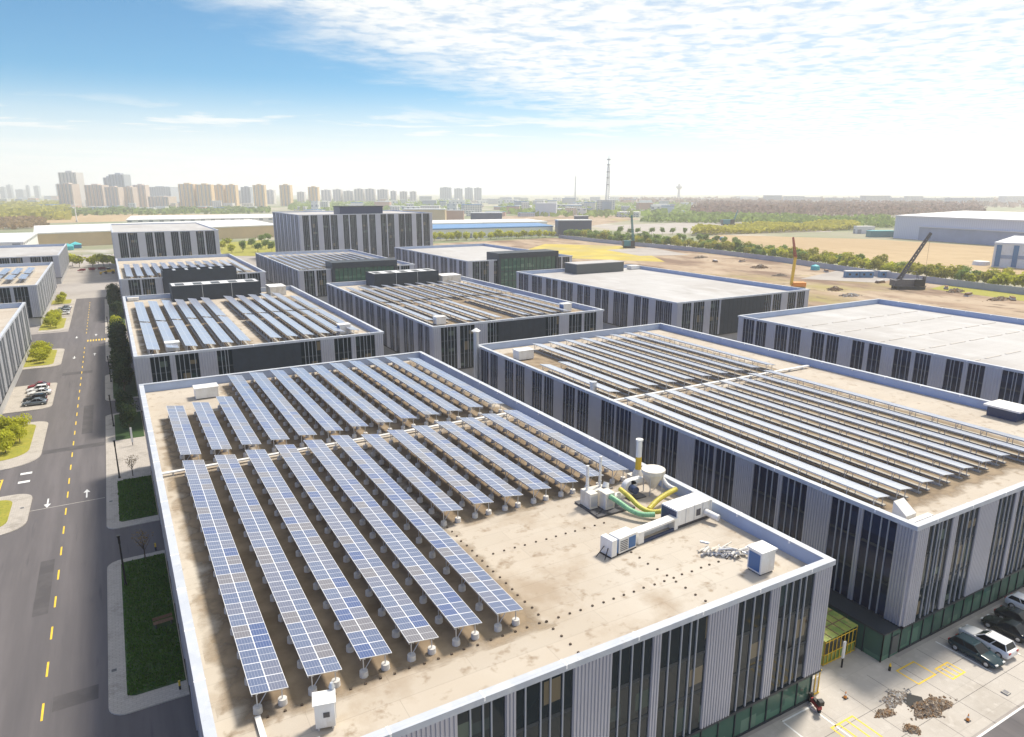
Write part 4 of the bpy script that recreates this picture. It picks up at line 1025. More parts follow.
# scooter
t = thing('scooter', 'red and black scooter parked beside the yellow barrier fence', 'scooter', (48.9, 32.6, 0), R(70)); t.location = (49.9, 32.9, 0.05)
mb = MB(); mb.box(-.35, -.18, .3, .45, .18, .75); mb.box(-.85, -.2, .35, -.3, .2, .7); mb.build('body', 'red_paint', t, bevel=.08)
mb = MB(); mb.box(-.75, -.17, .75, .2, .17, .9); mb.build('seat', 'black', t, bevel=.05)
mb = MB(); mb.box(-1.0, -.25, .9, -.5, .25, 1.35); mb.build('luggage_box', 'black', t, bevel=.05)
mb = MB(); mb.box(.55, -.22, .3, .7, .22, 1.0); mb.tube((.6, -.36, 1.1), (.6, .36, 1.1), .03, n=6); mb.tube((.62, 0, .3), (.58, 0, 1.1), .04, n=6); mb.build('front_shield', 'black', t)
for x in (-.65, .75):
    mb = MB(); mb.tube((x, -.07, .26), (x, .07, .26), .26, .26, 14); mb.build('wheel', 'rubber', t)
# rubble
def heap(name, label, x, y, sx, sy, h, n, mats, seed):
    rr = random.Random(seed); mb = MB()
    for i in range(n):
        a = rr.uniform(0, 6.283); rag = .72 + .22 * math.sin(a * 2 + seed) + .14 * math.sin(a * 5 + seed * 2); d = math.sqrt(rr.random()) * (1.45 if rr.random() < .06 else 1); px, py = x + math.cos(a) * d * sx * rag, y + math.sin(a) * d * sy * rag; d = min(d, 1)
        s = rr.uniform(.04, .15) * (1.3 - .5 * d) * (1 if sx < 3 else 3); z = .05 + h * (1 - d ** 1.4) * rr.uniform(.3, 1)
        u = Vector((rr.gauss(0, 1), rr.gauss(0, 1), rr.gauss(0, 1))).normalized(); v = u.orthogonal().normalized(); ww = u.cross(v)
        mb.obox((px, py, z), u * s, v * s * rr.uniform(.5, 1), ww * s * rr.uniform(.3, .8), rr.randrange(len(mats)))
    # core so that the heap is solid
    pts = [(x + sx * .5 * math.cos(k * math.pi / 8) * rr.uniform(.8, 1), y + sy * .5 * math.sin(k * math.pi / 8) * rr.uniform(.8, 1)) for k in range(16)]
    vs = [(px, py, .05) for px, py in pts] + [(x + (px - x) * .45, y + (py - y) * .45, .05 + h * .7) for px, py in pts] + [(x, y, .05 + h * .8)]
    mb.add(vs, [(k, (k + 1) % 16, 16 + (k + 1) % 16, 16 + k) for k in range(16)] + [(16 + k, 16 + (k + 1) % 16, 32) for k in range(16)], 0)
    stuff(mb.build(name, mats), label, 'rubble')
heap('rubble', 'grey broken concrete heap on the forecourt paving', 57.2, 30.0, 1.6, 1.0, .4, 800, ['rubble_grey', 'rubble'], 1)
heap('rubble', 'brown earth and stone heap beside the dug pit', 59.0, 27.7, 2.3, 1.4, .6, 1500, ['rubble_brown', 'rubble', 'rubble'], 2)
heap('rubble', 'flat brown patch of broken paving left of the pit', 54.7, 29.3, 1.1, .6, .15, 300, ['rubble_brown', 'rubble'], 3)
heap('rubble', 'small brown patch of rubble nearest the front road', 54.9, 27.0, .9, .6, .18, 260, ['rubble_brown', 'rubble'], 4)
b = MB(); b.poly([(57.3, 28.4), (58.8, 28.1), (59.6, 28.9), (58.8, 30.0), (57.6, 29.6)], .062); struct(b.build('painted_pit_dark', 'rubber'))  # flat black sheet paints the dark of the pit, no hollow is cut
def cone(label, x, y, tilt=0):
    t = thing('traffic_cone', label, 'traffic cone', (x, y, .05))
    mb = MB(); mb.box(-.2, -.2, 0, .2, .2, .05); mb.build('base', 'black', t)
    mb = MB(); mb.tube((0, 0, .05), (0, 0, .32), .15, .1, 12, 0); mb.tube((0, 0, .32), (0, 0, .5), .1, .065, 12, 1); mb.tube((0, 0, .5), (0, 0, .7), .065, .025, 12, 0); mb.build('cone', ['orange_paint', 'white_paint'], t)
cone('orange traffic cone on the open forecourt between scooter and rubble', 53.4, 32.3)
cone('orange traffic cone standing near the front road edge', 60.2, 25.2)
t = thing('bollard', 'small yellow and black bollard beside the pale paved rectangle', 'bollard', (60.5, 32.6, .05))
mb = MB(); mb.tube((0, 0, 0), (0, 0, .5), .12, n=10); mb.build('base', 'black', t)
mb = MB(); mb.tube((0, 0, .5), (0, 0, .8), .12, .06, n=10); mb.build('head', 'yellow_paint', t)

# ------------------------------------------------------------------ cars (length along local +Y is the nose)
def make_car(name, label, paint, loc, rz, L=4.7, W=1.84, Hh=1.46, suv=False, hatch=False):
    t = thing(name, label, 'car', loc, rz)
    w = W / 2; n = L / 2
    belt = .92 if not suv else 1.05
    # body: cross sections along the length: (y, half width at sill, half width at belt, z bottom, z top)
    hood = belt - .12 if not suv else belt - .05
    S = [(-n, w * .82, w * .78, .38, belt - .18), (-n + .12, w * .94, w * .90, .28, belt - .02), (-n + .75, w, w * .95, .2, belt), (-.2, w, w * .97, .2, belt), (n * .42, w, w * .96, .2, belt - .02),
         (n - .75, w * .99, w * .90, .2, hood), (n - .18, w * .90, w * .78, .26, hood - .12), (n, w * .72, w * .66, .36, hood - .25)]
    vs = []; K = 8
    for y, wa, wb, z0, z1 in S:
        zm = z0 + (z1 - z0) * .55
        for x, z in ((-wa * .9, z0), (wa * .9, z0), (wa, z0 + .14), (wa, zm), (wb, z1 - .03), (wb * .8, z1), (-wb * .8, z1), (-wb, z1 - .03), (-wa, zm), (-wa, z0 + .14)): vs.append((x, y, z))
    K = 10; fs = []
    for i in range(len(S) - 1):
        for j in range(K):
            a, b_ = i * K + j, i * K + (j + 1) % K; fs.append((b_, a, a + K, b_ + K))
    fs.append(tuple(range(K))); fs.append(tuple(range((len(S) - 1) * K + K - 1, (len(S) - 1) * K - 1, -1)))
    mb = MB(); mb.add(vs, fs, 0, True); mb.build('body', paint, t)
    # cabin: belt ring to roof ring
    yb, yf = (-n + .25, n * .38) if (suv or hatch) else (-n + .62, n * .36)
    rb, rf = (-n + .55, n * .02) if (suv or hatch) else (-n + 1.35, -.02)
    wb, wr = w * .90, w * .70
    B_ = [(-wb, yb, belt - .03), (wb, yb, belt - .03), (wb, yf, belt - .06), (-wb, yf, belt - .06)]
    T_ = [(-wr, rb, Hh - .04), (wr, rb, Hh - .04), (wr, rf, Hh - .04), (-wr, rf, Hh - .04)]
    mb = MB(); mb.add([(B_ + T_)[i] for i in (0, 1, 5, 4)], [(0, 1, 2, 3)]); mb.build('rear_window', 'car_glass', t)
    mb = MB(); mb.add([(B_ + T_)[i] for i in (2, 3, 7, 6)], [(0, 1, 2, 3)]); mb.build('windscreen', 'car_glass', t)
    for f in ((1, 2, 6, 5), (3, 0, 4, 7)):
        mb = MB(); mb.add([(B_ + T_)[i] for i in f], [(0, 1, 2, 3)]); mb.build('side_window', 'car_glass', t)
    mb = MB(); c = .96
    mb.add([(x * c, y_ * 1.0, Hh - .045) for x, y_, z in T_] + [(x * .86, y_ + (.12 if y_ < -.3 else -.12), Hh) for x, y_, z in T_], [(0, 1, 5, 4), (1, 2, 6, 5), (2, 3, 7, 6), (3, 0, 4, 7), (4, 5, 6, 7)], 0)
    for q, r_ in ((0, 4), (1, 5), (2, 6), (3, 7)): mb.tube((B_ + T_)[q], (B_ + T_)[r_], .05, n=5)
    for (xa, ya, za), (xb_, yb_, zb_) in ((T_[0], T_[3]), (T_[1], T_[2])): mb.tube((xa, ya, za), (xb_, yb_, zb_), .05, n=5)
    for sx in (-1, 1):
        f = .48; bp = Vector((sx * wb, yb + (yf - yb) * f, belt)); tp = Vector((sx * wr, rb + (rf - rb) * f * .9, Hh - .05)); mb.tube(bp, tp, .045, n=5)
    mb.build('roof', paint, t)
    if suv:
        mb = MB(); mb.box(-.36, -.05, Hh - .005, .36, .75 if rf > .7 else rf - .15, Hh + .012); mb.build('sunroof', 'car_glass', t)
    for sx in (-1, 1):
        for y_ in (-n + .85, n - .88):
            mb = MB(); mb.tube((sx * (w - .2), y_, .34), (sx * (w + .015), y_, .34), .34, .34, 18); mb.tube((sx * (w + .015), y_, .34), (sx * (w + .03), y_, .34), .2, .19, 12, 1); mb.build('wheel', ['rubber', 'car_silver'], t)
        mb = MB(); mb.obox((sx * w * .62, n - .12, hood - .2), (.17, 0, 0), (0, .1, 0), (0, 0, .06)); mb.build('headlight', 'lamp_clear', t)
        mb = MB(); mb.obox((sx * w * .68, -n + .04, belt - .18), (.16, 0, 0), (0, .06, 0), (0, 0, .09)); mb.build('tail_light', 'lamp_red', t)
        mb = MB(); mb.obox((sx * (w + .09), yf - .25, belt + .03), (.1, 0, 0), (0, .07, 0), (0, 0, .07)); mb.build('wing_mirror', paint, t)
    return t
PI = math.pi
make_car('parked_car', 'dark teal saloon parked at the end of the forecourt bay', 'car_teal', (70.0, 29.7, .05), R(178), 4.7, 1.85, 1.42, hatch=True)
make_car('parked_car', 'white estate car with black sunroof parked beside the dark saloon', 'car_white', (72.6, 30.0, .05), R(-2), 4.95, 1.9, 1.62, suv=True)
make_car('parked_car', 'black car parked beyond the white estate car', 'car_black', (76.9, 30.2, .05), 0, 4.6, 1.82, 1.45)
make_car('parked_car', 'dark car half hidden at the right edge of the forecourt', 'car_black', (79.6, 30.2, .05), PI, 4.6, 1.82, 1.45)
make_car('parked_car', 'white car at the far end of the forecourt bays', 'car_white', (83.0, 30.8, .05), PI, 4.6, 1.82, 1.5, suv=True)
# cars at the first apron, nose to the wall
make_car('parked_car', 'grey saloon nearest the camera on the left road apron', 'car_grey', (-18.4, 176.6, .15), R(86), 4.7, 1.84, 1.46)
make_car('parked_car', 'black hatchback parked behind the grey saloon', 'car_black', (-18.6, 180.3, .15), R(88), 4.5, 1.84, 1.5, hatch=True)
make_car('parked_car', 'white saloon in the middle of the left apron', 'car_white', (-18.1, 185.2, .15), R(87), 4.7, 1.84, 1.46)
make_car('parked_car', 'white hatchback behind the white saloon on the apron', 'car_white', (-18.6, 188.6, .15), R(89), 4.5, 1.84, 1.55, hatch=True)
make_car('parked_car', 'dark red car at the far end of the left apron', 'car_red', (-18.7, 192.0, .15), R(90), 4.5, 1.84, 1.5)
make_car('parked_car', 'white car nearest on the second apron up the road', 'car_white', (-18.6, 307.5, .15), R(88), 4.7, 1.84, 1.46)
make_car('parked_car', 'silver car second on the far apron', 'car_silver', (-18.6, 312.5, .15), R(88), 4.7, 1.84, 1.5, hatch=True)
make_car('parked_car', 'grey car third on the far apron', 'car_grey', (-18.8, 317.4, .15), R(88), 4.7, 1.84, 1.46)
make_car('parked_car', 'pale car last on the far apron', 'car_silver', (-18.6, 322.6, .15), R(88), 4.7, 1.84, 1.46)
make_car('parked_car', 'blue car standing beside the yellow shrub right of the road', 'car_blue', (-1.9, 254.0, .03), R(92), 4.5, 1.8, 1.5, hatch=True)

# ------------------------------------------------------------------ lamp posts and small street furniture
def lamp_post(x, y, label):
    t = thing('street_lamp', label, 'street lamp', (x, y, .15), 0, 'street lamps along the right kerb')
    mb = MB(); mb.tube((0, 0, 0), (0, 0, 5.4), .12, .09, 10); mb.build('pole', 'black', t)
    mb = MB(); mb.box(-.12, -.12, 5.4, .12, .12, 6.3); mb.box(-.19, -.19, 6.3, .19, .19, 6.42); mb.build('lantern', 'black', t)
    mb = MB(); mb.tube((0, 0, 0), (0, 0, .3), .2, .16, 10); mb.build('base', 'black', t)
lamp_post(-3.3, 86.0, 'black lamp post nearest the camera at the kerb block')
lamp_post(-3.3, 122.4, 'black lamp post between the grass block and the paved path')
lamp_post(-3.8, 152.0, 'black lamp post beside the dark hedge trees')
lamp_post(-3.9, 190.0, 'black lamp post in front of the dense dark trees')
lamp_post(-3.8, 252.3, 'black lamp post farthest up the road beside the blue car')
t = thing('sign_post', 'slim white sign post standing on the paved path', 'sign post', (-.9, 138.1, .15))
mb = MB(); mb.tube((0, 0, 0), (0, 0, .6), .07, n=8); mb.build('pole', 'steel_dark', t)
mb = MB(); mb.box(-.16, -.06, .6, .16, .06, 3.4); mb.build('board', 'white_paint', t)
t = thing('bench', 'brown slatted bench on the nearest grass block', 'bench', (0.0, 75.2, .2), R(5))
mb = MB()
for i in range(4): mb.box(-.95, -.3 + i * .16, .42, .95, -.18 + i * .16, .47)
mb.build('seat', 'wood', t)
mb = MB(); mb.box(-.95, .33, .55, .95, .38, .9); mb.build('backrest', 'wood', t)
for x in (-.75, .75):
    mb = MB(); mb.box(x - .05, -.28, 0, x + .05, .36, .42); mb.build('leg', 'steel_dark', t)
t = thing('recycling_post', 'green tapered post in the small road island', 'post', (-20.0, 114.8, .2))
mb = MB(); mb.tube((0, 0, 0), (0, 0, 2.2), .35, .12, 10); mb.build('column', 'teal_tarp', t)
mb = MB(); mb.tube((0, 0, 0), (0, 0, .2), .45, .4, 10); mb.build('base', 'concrete', t)
for x, y, lb in ((0.3, 93.6, 'near the bare sapling by the nearest grass block'), (0.6, 63.5, 'at the near corner of the nearest grass block')):
    t = thing('bollard', 'yellow and black striped bollard %s' % lb, 'bollard', (x, y, .04))
    mb = MB(); mb.tube((0, 0, 0), (0, 0, .5), .1, n=8); mb.build('base', 'black', t)
    mb = MB(); mb.tube((0, 0, .5), (0, 0, 1.0), .1, n=8); mb.build('band', 'yellow_paint', t)

# ------------------------------------------------------------------ trees and shrubs
def crown_mesh(seed, rx, ry, rz, cz, n, s, lobes=7, hollow=.45):
    rr = random.Random(seed); mb = MB()
    L = []
    for i in range(lobes):
        a = rr.uniform(0, 6.283); d = rr.uniform(.25, .62); zz = rr.uniform(-.45, .6)
        L.append((math.cos(a) * d * rx, math.sin(a) * d * ry, cz + zz * rz * .8, rr.uniform(.38, .62)))
    L.append((0, 0, cz, .7))
    for i in range(n):
        lx, ly, lz, lr = rr.choice(L)
        u = Vector((rr.gauss(0, 1), rr.gauss(0, 1), rr.gauss(0, 1))).normalized(); q = hollow + (1 - hollow) * rr.random() ** .6
        c = Vector((lx + u.x * rx * lr * q, ly + u.y * ry * lr * q, lz + u.z * rz * lr * q))
        if c.z < .1: c.z = .1 + rr.random() * .3
        nrm = (u + Vector((rr.gauss(0, .6), rr.gauss(0, .6), rr.gauss(0, .6) + .3))).normalized(); a = nrm.orthogonal().normalized(); bq = nrm.cross(a)
        ang = rr.uniform(0, 6.283); a, bq = a * math.cos(ang) + bq * math.sin(ang), bq * math.cos(ang) - a * math.sin(ang)
        k = s * rr.uniform(.6, 1.4)
        mb.add([c - a * k, c - bq * k * .55, c + a * k, c + bq * k * .55], [(0, 1, 2, 3)])
    return mb
def trunk_mesh(seed, h, r, spread):
    rr = random.Random(seed); mb = MB()
    mb.tube((0, 0, 0), (0, 0, h * .55), r, r * .7, 7)
    for i in range(6):
        a = i * 1.05 + rr.uniform(-.3, .3); z0 = h * rr.uniform(.35, .55)
        mb.tube((0, 0, z0), (math.cos(a) * spread * .7, math.sin(a) * spread * .7, h * rr.uniform(.75, 1.0)), r * .5, r * .15, 5)
    mb.tube((0, 0, h * .55), (rr.uniform(-.2, .2), rr.uniform(-.2, .2), h), r * .7, r * .2, 6)
    return mb
TREES = {}
def tree_proto(kind, var, leaf, rx, rz, h, n, s, name='tree', cat='tree'):
    t = thing(name, 'prototype', cat, (0, 0, -500))
    trunk_mesh(var * 7 + 1, h, max(.08, h * .022), rx).build('trunk', 'bark', t)
    crown_mesh(var * 13 + hash(kind) % 1 + len(kind), rx, rx, rz, h - rz * .55, n, s).build('crown', leaf, t)
    TREES.setdefault(kind, []).append(t); CH[t.name] = [(c, []) for c in kids(t)]
    return t
USED = set()
TR = random.Random(77)
def plant(kind, x, y, label, sc_=1.0, group=None, cat=None, z=0.0):
    ps = TREES[kind]; p = ps[TR.randrange(len(ps))]
    s3 = (sc_ * TR.uniform(.9, 1.1), sc_ * TR.uniform(.9, 1.1), sc_ * TR.uniform(.88, 1.14)); rz = TR.uniform(0, 6.28)
    if p.name not in USED:
        USED.add(p.name); p.location = (x, y, z); p.rotation_euler = (0, 0, rz); p.scale = s3; p['label'] = label
        if group: p['group'] = group
        if cat: p['category'] = cat
        return p
    c = copy_tree(p, (x, y, z), rz, label, group, s3)
    if cat: c['category'] = cat
    return c
for v in range(3):
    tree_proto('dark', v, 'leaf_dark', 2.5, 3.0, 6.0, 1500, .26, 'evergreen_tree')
    tree_proto('shrub', v, 'leaf_yellow', 2.0, 1.7, 2.9, 1100, .20, 'shrub', 'shrub')
    tree_proto('wall', v, 'leaf_olive', 3.6, 3.4, 6.5, 420, .62, 'tree')
    tree_proto('wallgreen', v, 'leaf_green', 3.6, 3.6, 6.8, 420, .62, 'tree')
    tree_proto('row', v, 'leaf_yellow', 4.0, 3.4, 6.5, 320, .8, 'tree')
tree_proto('sapling', 1, 'leaf_tan', 1.3, 1.2, 3.2, 260, .09, 'sapling', 'tree')
tree_proto('redshrub', 1, 'leaf_red', 2.2, .7, 1.4, 500, .22, 'shrub', 'shrub')
# right of the road: dark trees in the shade of the halls
k = 0
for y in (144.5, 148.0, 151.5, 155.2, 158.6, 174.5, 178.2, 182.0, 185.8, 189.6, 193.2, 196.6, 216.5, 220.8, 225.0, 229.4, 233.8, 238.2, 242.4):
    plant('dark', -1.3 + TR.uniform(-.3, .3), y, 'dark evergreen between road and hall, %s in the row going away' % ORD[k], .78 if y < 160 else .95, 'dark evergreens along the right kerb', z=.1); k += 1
for y in (262, 266, 271): plant('shrub', -1.4, y, 'yellow green shrub beside the blue car, %s going away' % ORD[[262, 266, 271].index(y)], 1.15, 'yellow shrubs right of the road', z=.1)
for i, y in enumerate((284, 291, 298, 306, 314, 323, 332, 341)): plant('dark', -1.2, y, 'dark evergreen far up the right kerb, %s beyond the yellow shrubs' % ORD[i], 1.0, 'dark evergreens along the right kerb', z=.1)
plant('sapling', -1.4, 122.2, 'thin tan leaved sapling at the end of the second grass block', 1.0, z=.1)
plant('sapling', -1.0, 91.4, 'nearly bare sapling at the far end of the nearest grass block', 1.0, z=.1)
# left islands
def shrubs(kind, pts, lab, grp, s=1.0):
    for i, (x, y) in enumerate(pts): plant(kind, x, y, lab % ORD[i], s * TR.uniform(.85, 1.15), grp, z=.15)
shrubs('shrub', [(-20.6, 145), (-18.9, 150), (-20.4, 152.6), (-19.2, 156.8), (-21.6, 149), (-22.0, 156)], 'yellow green shrub on the left island before the parked cars, %s', 'shrubs on the near left island')
shrubs('shrub', [(-19.6, 221), (-21.2, 225), (-19.4, 229), (-21.0, 233), (-19.8, 236)], 'round yellow green shrub on the island behind the parked cars, %s', 'shrubs on the second left island')
shrubs('shrub', [(-19.4, 278), (-21.2, 282), (-19.6, 287), (-21.6, 291), (-20.2, 295.6)], 'yellow green shrub below the second left hall, %s', 'shrubs on the third left island')
shrubs('shrub', [(-20.2, 339), (-20.6, 344), (-20.2, 348)], 'small shrub on the farthest left island, %s', 'shrubs on the farthest left island')
shrubs('shrub', [(-24.0, 113), (-26.5, 118)], 'low shrub on the small island at the left edge, %s', 'shrubs on the small island', .6)
shrubs('redshrub', [(-16, 470), (-11, 471), (-6, 472)], 'dark red low shrub at the end of the road, %s from the left', 'red shrubs at the road end', 1.2)
shrubs('row', [(-18, 500), (-11, 498), (-5, 494), (-2, 505), (-8, 512), (-22, 512), (2, 488)], 'yellow green tree closing the road end, %s', 'trees at the road end', 1.0)
# grass blades on the near block so that the lawn has a rough surface
rr = random.Random(3); mb = MB()
for i in range(9000):
    x = rr.uniform(-3.6, 1.1); y = rr.uniform(64.8, 91.8) if rr.random() < .65 else rr.uniform(104.8, 120.8)
    if abs(y - 75.2) < .5 and abs(x) < 1.1: continue
    a = rr.uniform(0, 6.28); h = rr.uniform(.10, .34); d = rr.uniform(.06, .16); c, s = math.cos(a) * d, math.sin(a) * d; lx, ly = rr.uniform(-.1, .1), rr.uniform(-.1, .1)
    mb.add([(x - c, y - s, .19), (x + c, y + s, .19), (x + lx, y + ly, .19 + h)], [(0, 1, 2)])
stuff(mb.build('grass', 'leaf_grass'), 'rough dark green grass on the kerbside blocks', 'grass')
# trees along the grey boundary wall
WALL = [(350, 120), (352, 157), (359, 230), (379, 313), (389, 396), (382, 510), (386, 586)]
def along(P, step, off=0):
    out = []
    for (xa, ya), (xb, yb) in zip(P, P[1:]):
        L = math.hypot(xb - xa, yb - ya); k = max(1, int(L / step))
        for i in range(k):
            q = i / k; out.append((xa + (xb - xa) * q + off * (yb - ya) / L, ya + (yb - ya) * q - off * (xb - xa) / L))
    return out
i = 0
for row, off in ((0, 7), (1, 13), (2, 20)):
    for x, y in along(WALL, 5.3 + row * .5, off):
        if TR.random() < .05: continue
        plant(('wall', 'wallgreen', 'row')[TR.choice((0, 0, 1, 2)) if y < 330 else TR.choice((0, 1, 1))], x + TR.uniform(-2, 2), y + TR.uniform(-2, 2), 'bushy yellow green tree in the belt behind the grey boundary wall', TR.uniform(.75, 1.2), 'trees in the belt behind the boundary wall', 'tree'); i += 1
for off, st in ((0, 7.5), (9, 8.5)):
    for x, y in along([(262, 602 + off), (390, 592 + off)], st):
        plant('row', x + TR.uniform(-1.5, 1.5), y + TR.uniform(-1.5, 1.5), 'yellow green tree in the straight row before the blue roofed shed', TR.uniform(.85, 1.1), 'tree row before the blue roofed shed', 'tree')
for x, y in along([(405, 585), (462, 470), (455, 400)], 11, 4) + along([(470, 600), (560, 560)], 12):
    plant('wallgreen', x + TR.uniform(-4, 4), y + TR.uniform(-4, 4), 'green tree in the hedge line beyond the ochre field corner', TR.uniform(.8, 1.1), 'hedge trees by the ochre field', 'tree')
for px, py in ((222, 250), (232, 253), (243, 252), (252, 248), (258, 252), (266, 249), (228, 246), (272, 252), (262, 243), (268, 241)):
    p = at(px, py); plant('wallgreen' if px > 235 else 'row', p.x, p.y, 'tree in the yellow meadow beside the tall office block', 1.0, 'trees in the meadow by the office block', 'tree')

# ------------------------------------------------------------------ boundary wall
t = thing('boundary_wall', 'long pale grey concrete wall round the construction site', 'wall', (0, 0, 0))
for (xa, ya), (xb, yb) in zip(WALL, WALL[1:]):
    d = Vector((xb - xa, yb - ya, 0)); L = d.length; d.normalize(); n_ = Vector((d.y, -d.x, 0)); mid = Vector(((xa + xb) / 2, (ya + yb) / 2, 0))
    mb = MB(); mb.obox(mid + Vector((0, 0, 1.6)), d * L / 2, n_ * .15, Vector((0, 0, 1.6)))
    k = int(L / 6)
    for i in range(k + 1): mb.obox(Vector((xa, ya, 1.7)) + d * (L * i / max(1, k)), d * .25, n_ * .24, Vector((0, 0, 1.7)))
    mb.build('wall_run', 'wall_concrete', t)

for i, (px, py, sx, sy, h, m_) in enumerate(((760, 268, 9, 5, 2.2, 'rubble_brown'), (835, 290, 7, 4, 1.5, 'rubble_brown'), (700, 258, 8, 4, 1.6, 'rubble'), (955, 292, 6, 4, 1.6, 'rubble_brown'), (1000, 300, 9, 4, 1.4, 'rubble_brown'), (780, 276, 6, 3, 1.2, 'rubble'), (850, 296, 9, 3, 1.0, 'rubble_grey'))):
    p = at(px, py); heap('soil_rubble', '%s earth heap on the construction ground, %s of seven' % (('brown', 'low brown', 'pale', 'small brown', 'broad brown', 'flat pale', 'grey')[i], ORD[i]), p.x, p.y, sx, sy, h, 220, [m_, 'rubble'], 30 + i)
# ------------------------------------------------------------------ construction machines
def lattice(mb, p0, p1, w0, w1, k, r=.09):
    p0 = Vector(p0); p1 = Vector(p1); d = (p1 - p0).normalized(); u = d.orthogonal().normalized(); v = d.cross(u)
    prev = None
    for i in range(k + 1):
        q = i / k; c = p0.lerp(p1, q); ww = (w0 + (w1 - w0) * q) / 2
        ring = [c + u * ww + v * ww, c - u * ww + v * ww, c - u * ww - v * ww, c + u * ww - v * ww]
        if prev:
            for a in range(4):
                mb.tube(prev[a], ring[a], r, n=4, cap=False, smooth=False); mb.tube(prev[a], ring[(a + 1) % 4], r * .6, n=4, cap=False, smooth=False)
        for a in range(4): mb.tube(ring[a], ring[(a + 1) % 4], r * .6, n=4, cap=False, smooth=False)
        prev = ring
def crawler(label, name, loc, rz, paint, boom_end, boom_r, body=(3.4, 7.5, 2.6), boom_m='steel_dark', foot=.4, cat='crane'):
    t = thing(name, label, cat, loc, rz)
    bw, bl, bh = body
    for s in (-1, 1):
        mb = MB(); mb.prism(rounded(s * bw * .62 - .5, -bl * .5, s * bw * .62 + .5, bl * .5, (.3,) * 4), .1, 1.3); mb.build('track', 'rubber', t)
    mb = MB(); mb.box(-bw / 2, -bl * .5, 1.4, bw / 2, bl * .42, 1.4 + bh); mb.box(-bw / 2 - .1, -bl * .62, 1.6, bw / 2 + .1, -bl * .5, 1.2 + bh, 1); mb.build('house', [paint, 'steel_dark'], t, bevel=.08)
    mb = MB(); mb.box(bw / 2 + .02, bl * .1, 1.5, bw / 2 + 1.2, bl * .45, 1.6 + bh); mb.build('cab', 'car_glass', t)
    mb = MB(); lattice(mb, (0, bl * foot, 2.0), boom_end, 1.5, .8, 14, boom_r); mb.build('boom', boom_m, t)
    mb = MB(); mb.tube((0, -bl * .3, 1.4 + bh), (0, -bl * .1, 5.5 + bh), .15, n=5); mb.tube((0, -bl * .1, 5.5 + bh), boom_end, .05, n=4); mb.tube((0, -bl * .1, 5.5 + bh), (0, -bl * .5, 1.4 + bh), .05, n=4)
    mb.build('gantry', 'steel_dark', t)
    mb = MB(); e = Vector(boom_end); mb.tube(e, (e.x, e.y, 6), .05, n=4); mb.tube((e.x, e.y, 4.4), (e.x, e.y, 6), .8, .8, 10); mb.build('hook_block', 'steel_dark', t)
    return t
p = at(908, 289)
tc = crawler('dark crawler crane with raised lattice boom on the brown site', 'crawler_crane', (p.x, p.y, .06), R(-YAW - 90 + 180), 'steel_dark', (0, 0, 0.1), .01) if False else None
rd = Vector((_B[0], _A[0], 0))  # placeholder, right direction in world
right = Vector((math.cos(R(YAW)), -math.sin(R(YAW)), 0))
def face_right(sign=1):   # local +Y points along image right (or left)
    return math.atan2(-right.x * sign, right.y * sign) if False else math.atan2(right.y * sign, right.x * sign) - math.pi / 2
tc = crawler('dark crawler crane with raised lattice boom on the brown site', 'crawler_crane', (p.x, p.y, .06), face_right(1), 'steel_dark', (0, 7.0, 26), .26, (4.2, 13, 3.2), foot=-.48)
mb = MB()
for s in (-1, 1): mb.tube((s * 1.5, -5, 1.5), (0, -3, 9), .14, n=5); mb.tube((s * 1.5, 5, 1.5), (0, 3, 8), .12, n=5)
mb.tube((0, -3, 9), (0, 3, 8), .14, n=5); mb.box(-2.6, -7, 1.4, 2.6, 7, 1.8); mb.build('support_frame', 'steel_dark', tc)
p = at(797, 289)
t = thing('drilling_rig', 'orange drilling rig mast standing behind the white roofed halls', 'drilling rig', (p.x, p.y, .06), face_right(-1))
mb = MB(); mb.box(-1.7, -3.5, 1.1, 1.7, 2.5, 3.2); mb.build('house', 'orange_paint', t, bevel=.1)
for s in (-1, 1):
    mb = MB(); mb.box(s * 1.9 - .4, -3, .05, s * 1.9 + .4, 3, 1.0); mb.build('track', 'rubber', t)
mb = MB(); mb.obox((0, 2.6, 8.5), (.55, 0, 0), (0, .55, 0), (0, -.35, 6.5)); mb.build('lower_mast', 'yellow_paint', t)
mb = MB(); lattice(mb, (0, 2.2, 14.5), (0, 4.2, 24), 1.0, .5, 8, .12); mb.build('upper_mast', 'red_paint', t)
p = at(629, 248)
t = crawler('teal piling crane standing by the yellow field', 'piling_crane', (p.x, p.y, .06), face_right(1), 'teal_paint', (0, 1.0, 26), .22, (5, 9, 4.5), 'teal_paint')
p = at(728, 225)
crawler('distant teal crane machine on the far pale plaza', 'piling_crane', (p.x, p.y, .06), face_right(1), 'teal_paint', (0, 12, 20), .25, (8, 16, 6), 'teal_paint')
p = at(892 - 148, 245)
for i, (px, py, a_) in enumerate(((742, 262, .3), (826, 272, .8), (880, 283, 0), (946, 289, .5), (968, 296, .2), (715, 262, 1.1), (1012, 300, .6))):
    p = at(px, py); t = thing('material_stack', 'low stack of building timber lying on the soil, %s of the stacks' % ORD[i], 'stack', (p.x, p.y, .07), a_)
    for k in range(3):
        mb = MB(); mb.box(-3 + k * .2, -1 + k * .1, k * .5, 3 - k * .3, 1 - k * .15, k * .5 + .42); mb.build('bundle', ('wood', 'footing_concrete', 'rubble_brown')[(i + k) % 3], t)
